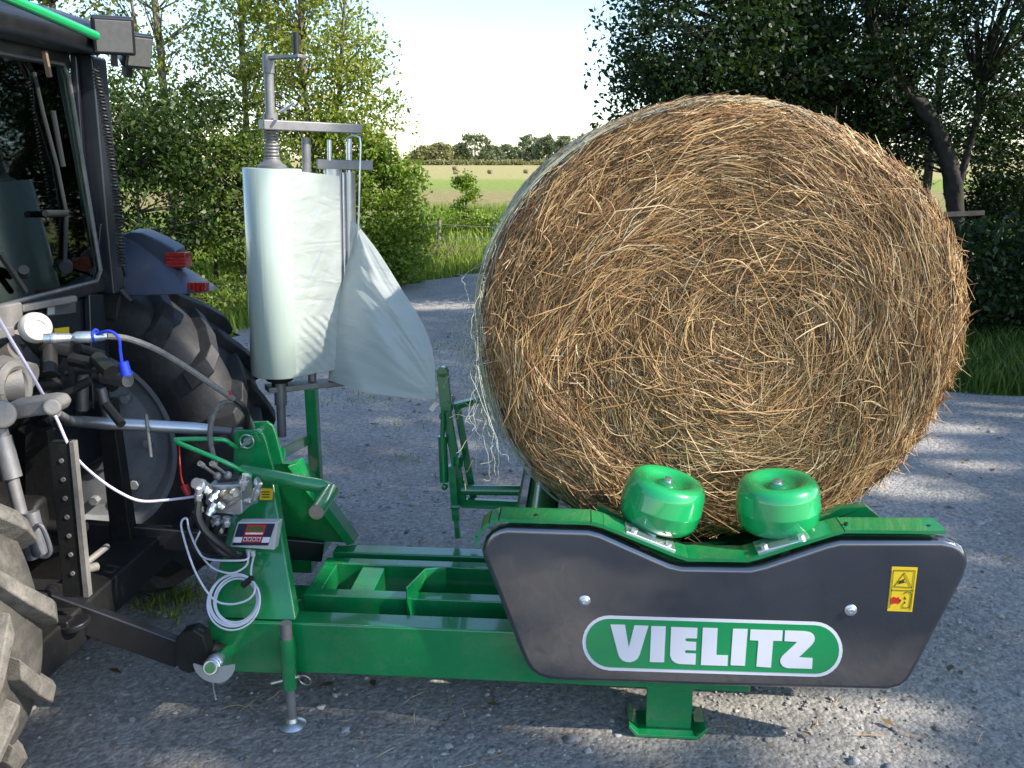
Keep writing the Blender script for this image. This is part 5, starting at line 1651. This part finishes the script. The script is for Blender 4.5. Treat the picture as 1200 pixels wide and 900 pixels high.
# sapling and bushes out in the field
tree('sapling', 'single upright sapling standing above the low bushes in the field', 'sapling', (-1.05, 20.5, -.02),
     [(T((0, 0, 0), (.02, 0, .9), (0, 0, 1.5)), .03, .006)], [((0, 0, .85), (.27, .27, .5), 30), ((.02, 0, 1.3), (.12, .12, .25), 9)], 0, 50, .075, .085, 'bush', 'bark', None, .4)
tree('bush', 'low bush below the sapling', 'bush', (-1.15, 19.6, -.02), [(T((0, 0, 0), (0, 0, .3), (.1, 0, .5)), .02, .008)], [((0, 0, .30), (.45, .4, .30), 44), ((.45, 0, .25), (.35, .3, .25), 24)], 0, 50, .075, .10, 'bush', 'bark', 'bushes in the field', .4)
tree('bush', 'low bush touching the left rim of the bale', 'bush', (-.1, 19.8, -.02), [(T((0, 0, 0), (0, 0, .3), (.1, 0, .5)), .02, .008)], [((0, 0, .28), (.55, .4, .28), 44)], 0, 50, .075, .10, 'bush', 'bark', 'bushes in the field', .4)

# dark trees on the right
gr = 'trees behind the bale on the right'
tree('tree', 'dark tree with drooping outer sprays above the left shoulder of the bale', 'tree', (2.55, 10.6, -.02),
     [(T((0, 0, 0), (.1, 0, 2), (.0, 0, 5.5)), .13, .05)],
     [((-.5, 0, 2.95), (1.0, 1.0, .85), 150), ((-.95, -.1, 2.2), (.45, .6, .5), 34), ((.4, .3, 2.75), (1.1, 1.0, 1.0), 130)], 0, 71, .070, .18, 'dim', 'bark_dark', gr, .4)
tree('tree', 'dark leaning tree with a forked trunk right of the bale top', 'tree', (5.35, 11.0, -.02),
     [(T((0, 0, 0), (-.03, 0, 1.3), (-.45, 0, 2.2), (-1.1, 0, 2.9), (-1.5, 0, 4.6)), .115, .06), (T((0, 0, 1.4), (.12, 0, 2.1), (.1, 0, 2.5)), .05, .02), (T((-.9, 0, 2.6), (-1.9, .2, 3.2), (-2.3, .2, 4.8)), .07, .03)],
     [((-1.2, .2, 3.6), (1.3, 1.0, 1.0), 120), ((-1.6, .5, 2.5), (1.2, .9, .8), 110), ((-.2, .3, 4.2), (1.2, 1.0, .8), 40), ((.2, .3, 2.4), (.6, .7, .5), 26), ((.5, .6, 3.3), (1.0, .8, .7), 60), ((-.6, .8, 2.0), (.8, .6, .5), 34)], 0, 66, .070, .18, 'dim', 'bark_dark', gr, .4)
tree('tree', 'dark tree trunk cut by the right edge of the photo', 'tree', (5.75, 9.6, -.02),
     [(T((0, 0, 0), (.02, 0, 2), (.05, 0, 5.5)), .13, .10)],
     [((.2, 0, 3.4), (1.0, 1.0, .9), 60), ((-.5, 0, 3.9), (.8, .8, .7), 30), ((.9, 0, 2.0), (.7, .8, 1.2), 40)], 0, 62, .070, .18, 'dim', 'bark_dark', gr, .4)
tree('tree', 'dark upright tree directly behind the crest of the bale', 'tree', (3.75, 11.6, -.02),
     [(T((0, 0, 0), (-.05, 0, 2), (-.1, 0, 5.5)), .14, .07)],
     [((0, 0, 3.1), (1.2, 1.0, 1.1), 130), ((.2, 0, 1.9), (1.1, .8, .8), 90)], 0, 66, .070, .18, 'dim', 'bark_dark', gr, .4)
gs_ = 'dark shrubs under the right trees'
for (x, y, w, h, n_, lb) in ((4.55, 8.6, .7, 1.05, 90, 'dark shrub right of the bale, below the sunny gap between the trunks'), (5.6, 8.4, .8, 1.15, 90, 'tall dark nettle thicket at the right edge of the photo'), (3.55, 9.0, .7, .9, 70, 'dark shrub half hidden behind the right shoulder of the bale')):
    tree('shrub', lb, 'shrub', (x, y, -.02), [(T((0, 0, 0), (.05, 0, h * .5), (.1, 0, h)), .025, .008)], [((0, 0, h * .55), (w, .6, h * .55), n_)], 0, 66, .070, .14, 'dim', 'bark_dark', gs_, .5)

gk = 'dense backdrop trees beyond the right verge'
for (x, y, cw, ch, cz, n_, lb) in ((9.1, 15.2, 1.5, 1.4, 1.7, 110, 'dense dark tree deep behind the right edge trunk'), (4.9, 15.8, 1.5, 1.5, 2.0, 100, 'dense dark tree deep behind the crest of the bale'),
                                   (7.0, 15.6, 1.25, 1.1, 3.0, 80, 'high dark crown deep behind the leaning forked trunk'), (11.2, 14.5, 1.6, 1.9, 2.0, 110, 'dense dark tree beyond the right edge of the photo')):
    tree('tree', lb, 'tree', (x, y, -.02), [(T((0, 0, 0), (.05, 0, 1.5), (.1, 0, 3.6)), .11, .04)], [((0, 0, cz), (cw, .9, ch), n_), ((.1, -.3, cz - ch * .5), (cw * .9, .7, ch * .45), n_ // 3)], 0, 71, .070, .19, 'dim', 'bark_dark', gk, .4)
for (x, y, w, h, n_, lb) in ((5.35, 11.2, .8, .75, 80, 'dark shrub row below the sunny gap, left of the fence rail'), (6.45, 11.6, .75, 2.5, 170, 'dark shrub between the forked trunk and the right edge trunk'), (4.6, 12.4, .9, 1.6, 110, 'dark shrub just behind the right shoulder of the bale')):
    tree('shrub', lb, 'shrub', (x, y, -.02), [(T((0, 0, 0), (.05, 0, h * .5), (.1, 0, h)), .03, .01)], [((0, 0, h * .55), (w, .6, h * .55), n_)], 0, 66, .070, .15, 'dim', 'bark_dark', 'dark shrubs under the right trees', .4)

# distant trees beyond the stubble field
gd = 'distant trees across the field'
dist = 240.0
def at_far(u, d=dist): return ((u - 600) / F * d, d)
far_list = [
    (497, 15, 11, 'far_gold', 'rounded olive tree at the left end of the distant row'), (518, 19, 13, 'far_gold', 'yellowish tree second from the left end of the distant row'),
    (538, 17, 11, 'far_gold', 'golden tree left of the tallest distant crown'), (558, 27, 19, 'far', 'tallest rounded tree in the distant row'),
    (576, 17, 11, 'far', 'tree right of the tallest distant crown'), (592, 16, 12, 'far', 'low bluish tree in the middle of the distant row'),
    (604, 14, 9, 'far', 'smallest tree in the gap of the distant row'), (622, 25, 13, 'far', 'dark broad tree right of the gap in the distant row'),
    (640, 25, 14, 'far', 'dark tree left of the white car roof'), (660, 24, 12, 'far', 'dark tree above the white car'), (680, 25, 13, 'far', 'dark tree meeting the left rim of the bale'), (703, 24, 14, 'far', 'distant tree peeking past the bale rim')]
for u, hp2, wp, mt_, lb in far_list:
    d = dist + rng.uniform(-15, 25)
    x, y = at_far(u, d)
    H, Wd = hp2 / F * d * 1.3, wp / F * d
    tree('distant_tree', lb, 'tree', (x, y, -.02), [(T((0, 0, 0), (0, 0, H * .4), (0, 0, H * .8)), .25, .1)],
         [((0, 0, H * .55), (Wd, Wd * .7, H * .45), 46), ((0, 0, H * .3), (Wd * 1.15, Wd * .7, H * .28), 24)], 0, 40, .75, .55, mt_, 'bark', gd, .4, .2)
# hedge line at their feet
x0, x1 = at_far(470, 225)[0], at_far(720, 225)[0]
n = 260
tree('hedge', 'low pale hedge along the far edge of the stubble field', 'hedge', ((x0 + x1) / 2, 222, -.02), [(T((0, 0, 0), (0, 0, .3), (0, 0, .5)), .1, .05)],
     [((0, 0, .5), ((x1 - x0) / 2, 1.5, .45), n)], 0, 22, .6, .5, 'far_gold', 'bark', None, .4, 0)
# more woodland to the sides, seen between the trunks or past the cab
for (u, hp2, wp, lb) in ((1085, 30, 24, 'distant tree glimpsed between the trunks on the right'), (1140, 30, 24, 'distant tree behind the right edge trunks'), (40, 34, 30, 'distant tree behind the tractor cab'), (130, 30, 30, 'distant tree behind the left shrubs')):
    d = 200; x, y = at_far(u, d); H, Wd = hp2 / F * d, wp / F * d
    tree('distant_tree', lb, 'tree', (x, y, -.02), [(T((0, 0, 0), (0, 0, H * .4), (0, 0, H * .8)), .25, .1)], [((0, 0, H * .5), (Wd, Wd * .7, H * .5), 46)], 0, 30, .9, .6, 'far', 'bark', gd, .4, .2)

# small things far out in the field
gh = 'small round bales far out on the stubble'
for k, (u, v, lb) in enumerate(((535, 199.5, 'farther of the two tiny bales left of the sapling tip'), (536, 204, 'nearer of the two tiny bales left of the sapling tip'), (575, 203.5, 'tiny bale just right of the sapling tip'), (616, 203, 'tiny bale out on the stubble, left one of a close pair'), (633, 203, 'tiny bale nearest the big bale rim'))):
    dy = (450 - v) / F
    d = -(CAM_H) / ((-SP + dy * CP) / (CP + dy * SP))
    x = (u - 600) / F * d * 1.0
    r = .0022 * d
    mb = MB().lathe((-r * 1.1, 0, r), X, [(r * .3, 0), (r * .94, .0), (r, r * .1), (r, r * 2.1), (r * .94, r * 2.2), (r * .3, r * 2.2)], 20)
    me_o = mb.build('field_bale', M['twig'], base=(0, 0, 0))
    me_o.location = (x, d, -.02); me_o.rotation_euler.z = rng.uniform(-.6, .6)
    tag(me_o, lb, 'straw bale', gh)
d = 215; x = (651 - 600) / F * d
e = bpy.data.objects.new('parked_car', None); COL.objects.link(e); e.location = (x, d, -.02); tag(e, 'tiny white car parked in front of the distant trees', 'car')
BASE[e.name] = Vector((0, 0, 0))
MB().prism([Vector((a, 0, b_)) for a, b_ in ((-2.0, .35), (-2.0, .8), (-1.2, .95), (-.7, 1.4), (.9, 1.4), (1.5, .95), (2.0, .85), (2.0, .35))], (0, 1.6, 0)).build('body', M['car_white'], e, bevel=.08)
MB().prism([Vector((a, -.01, b_)) for a, b_ in ((-1.0, .98), (-.65, 1.32), (.85, 1.32), (1.25, .98))], (0, .02, 0)).build('window', M['car_glass'], e)
for a in (-1.25, 1.25):
    MB().cyl((a, -.03, .33), (a, .2, .33), .33).build('wheel', M['tyre_dark'], e)

# wire fence at the edge of the field
e = bpy.data.objects.new('wire_fence', None); COL.objects.link(e); e.location = (-1.6, 16.5, -.02); BASE[e.name] = Vector((0, 0, 0))
tag(e, 'thin wire fence on weathered posts between the verge and the field', 'fence')
for dx in (-1.3, .25, 1.9, 3.6):
    MB().cyl((dx, 0, 0), (dx + .03, 0, .62), .035, n=8).build('post', M['wood'], e)
MB().tube([(-2.6, 0, .5), (-1.3, 0, .55), (-.5, 0, .5), (.25, 0, .55), (1.1, 0, .5), (1.9, 0, .55), (3.6, 0, .55)], .006, 5, k=4).tube([(-1.3, 0, .3), (.25, 0, .3), (1.9, 0, .3), (3.6, 0, .3)], .006, 5).build('wire', M['steel'], e)
# heap of dry cuttings at the verge
db = MB()
for i in range(240):
    p = Vector((rnd.gauss(0, .42), rnd.gauss(0, .2), abs(rnd.gauss(.10, .10))))
    d_ = Vector((rnd.gauss(0, 1), rnd.gauss(0, .6), rnd.gauss(.1, .5))).normalized() * rnd.uniform(.1, .3)
    db.tube([p, p + d_ * .5 + Vector((0, 0, .02)), p + d_], [.005, .004, .002], 4)
o = db.build('brush_heap', M['twig'], base=(0, 0, 0)); o.location = (-1.25, 14.9, 0); tag(o, 'heap of dry brown cuttings on the verge below the bright bush', 'brush heap')
# wooden rail glimpsed at the right edge
o = MB().bar((0, 0, .0), (.40, 0, .02), .04, .04).build('fence_rail', M['twig'], base=(0, 0, 0)); o.location = (3.95, 8.2, 1.27)
o.location = (3.86, 8.25, 1.20)
tag(o, 'short weathered wooden rail sticking out of the dark shrubs right of the bale', 'rail')

# ================================================================== SHADE TREES to the right, out of the frame
# their unseen canopy is shaped to shade the yard and leave sun on the bale, film, rollers and the near wheel
lit = []
for u in range(600, 1140, 36):
    for v in range(120, 540, 36):
        if ((u - 850) / 290) ** 2 + ((v - 380) / 265) ** 2 < 1.05: lit.append(W(L(u, v, y=2.72)))
for x in np.linspace(-.2, 1.1, 7):
    for yy in (2.9, 3.3): lit.append(W((x, yy, 1.86)))
for u, v in ((335, 300), (340, 350), (335, 400), (325, 420), (312, 440), (370, 280), (360, 330), (380, 320), (430, 330), (450, 340), (470, 370), (300, 60), (310, 100), (330, 150)): lit.append(W(L(u, v, y=3.2)))
for u, v in ((776, 560), (820, 590), (905, 560), (955, 590), (740, 570), (880, 590), (1000, 625), (1080, 625)): lit.append(W(L(u, v, y=2.45)))
for yy in (1.5, 1.65, 1.8):
    for z in (.3, .5, .7, .9, 1.1): lit.append(W((-1.22, yy, z)))
for u, v in ((0, 470), (40, 480), (10, 540), (30, 388), (170, 500), (230, 505), (100, 600), (80, 560), (60, 690)): lit.append(W(L(u, v, y=2.25)))
for u, v in ((212, 700), (190, 715), (230, 680), (250, 660), (180, 700)): lit.append(G(u, v))
for u, v in ((1100, 500), (1060, 515), (1120, 540), (1050, 570), (960, 850), (1000, 820), (700, 830), (470, 590), (445, 600), (1190, 480)): lit.append(G(u, v))
LIT = np.array([p[:] for p in lit])
Sv = np.array(S)
n_obj = len(lit)
# ground that the guard panel mirrors: sun patch in front of it, on the viewer's side
for u, v in ((610, 690), (630, 720), (650, 750), (640, 775), (690, 700), (700, 780), (740, 690), (760, 780), (820, 790), (880, 795), (940, 795), (1000, 790), (1040, 780), (590, 665), (660, 670), (720, 740), (670, 715)):
    p = W(L(u, v, y=YP)); d_ = p - Vector((0, 0, CAM_H)); yn = Vector((YM[0], YM[1], 0)); d_ = d_ - yn * 2 * d_.dot(yn)
    lit.append(p + d_ * (p.z / -d_.z))
LITR = np.array([.20] * n_obj + [.13] * (len(lit) - n_obj))
LIT = np.array([p[:] for p in lit])
n = 36000
tx_ = rng.uniform(-3.2, 8.0, n); ty_ = rng.uniform(.2, 10.3, n)
zz = rng.uniform(8.5, 12.5, n)
kk = zz / Sv[2]
P = np.stack([tx_, ty_, np.zeros(n)], -1) + Sv * kk[:, None]
# clumped density
cn = np.sin(tx_ * 2.1 + 1.1 * np.sin(ty_ * 1.7)) * np.sin(ty_ * 2.4 + .8 * np.sin(tx_ * 1.3)) + .5 * np.sin(tx_ * 5.3 + ty_ * 3.7)
keep = rng.random(n) < np.clip(.95 + .15 * cn, .55, 1)
rel = P[:, None, :] - LIT[None]
al = (rel * Sv).sum(2)
dd_ = np.linalg.norm(rel - al[..., None] * Sv, axis=2)
near_ = (dd_ < LITR).any(1)
keep &= ~(near_ & (rng.random(n) < .965))
# stay out of the picture: above the upper edge of the frame
keep &= P[:, 2] > 1.9 + .19 * np.maximum(P[:, 1], 0)
P = P[keep]
gsn = 'shade trees at the right of the yard'
bases = [(14.6, -1.2), (15.0, 2.4), (15.4, 6.4)]
own = np.argmin(np.stack([abs(P[:, 1] - b_[1]) for b_ in bases]), 0)
for i, (bx_, by_) in enumerate(bases):
    e = bpy.data.objects.new('shade_tree', None); COL.objects.link(e); e.location = (bx_, by_, 0)
    tag(e, ['broad tree on the right of the yard nearest the viewer', 'broad tree on the right of the yard level with the bale', 'broad tree on the right of the yard where the verge begins'][i], 'tree', gsn)
    V, Q = leaf_quads(P[own == i] - np.array([bx_, by_, 0]), .21, .5, .62)
    np_mesh('crown', V, Q, M['leaf_mid'], e)
    tb_ = MB().tube(smooth_path([(0, 0, -.02), (-.1, .1, 4), (-.3, 0, 8), (-.5, .1, 12.5)], 5), [.30 - .012 * j for j in range(16)], 12)
    for k in range(16):
        q = P[own == i][rng.integers(0, (own == i).sum())] - np.array([bx_, by_, 0])
        a = Vector((-.3, 0, rng.uniform(5.5, 9)))
        tb_.tube([a, a.lerp(Vector(q), .5) + Vector((0, 0, .3)), Vector(q)], [.07, .04, .012], 5)
    me = bpy.data.meshes.new('trunk'); me.from_pydata([tuple(p) for p in tb_.v], [], tb_.f); me.materials.append(M['bark']); me.shade_smooth()
    to = bpy.data.objects.new('trunk', me); COL.objects.link(to); to.parent = e

# ================================================================== LIGHT
wd_ = bpy.data.worlds.new('World'); scene.world = wd_; wd_.use_nodes = True
nt = wd_.node_tree
sky = nt.nodes.new('ShaderNodeTexSky'); sky.sky_type = 'NISHITA'; sky.sun_disc = False
sky.sun_elevation = SUN_EL
sky.sun_rotation = math.pi / 2 - SUN_AZ
sky.air_density = 1.0; sky.dust_density = 0.4; sky.ozone_density = 2.2
nt.links.new(sky.outputs[0], nt.nodes['Background'].inputs['Color'])
nt.nodes['Background'].inputs['Strength'].default_value = 0.15
sl = bpy.data.lights.new('sun', 'SUN'); sl.energy = 4.0; sl.angle = R(.55); sl.color = (1.0, .93, .82)
so_ = bpy.data.objects.new('sun', sl); COL.objects.link(so_)
so_.rotation_euler = S.to_track_quat('Z', 'Y').to_euler()
so_.location = (10, -4, 12)
vs_ = scene.view_settings
vs_.view_transform = 'Standard'; vs_.look = 'None'; vs_.gamma = 1; vs_.exposure = 1.10
scene.render.film_transparent = False
cy = scene.cycles
cy.max_bounces = 7; cy.diffuse_bounces = 3; cy.glossy_bounces = 3; cy.transmission_bounces = 4; cy.transparent_max_bounces = 8
cy.caustics_reflective = False; cy.caustics_refractive = False
cy.sample_clamp_indirect = 6
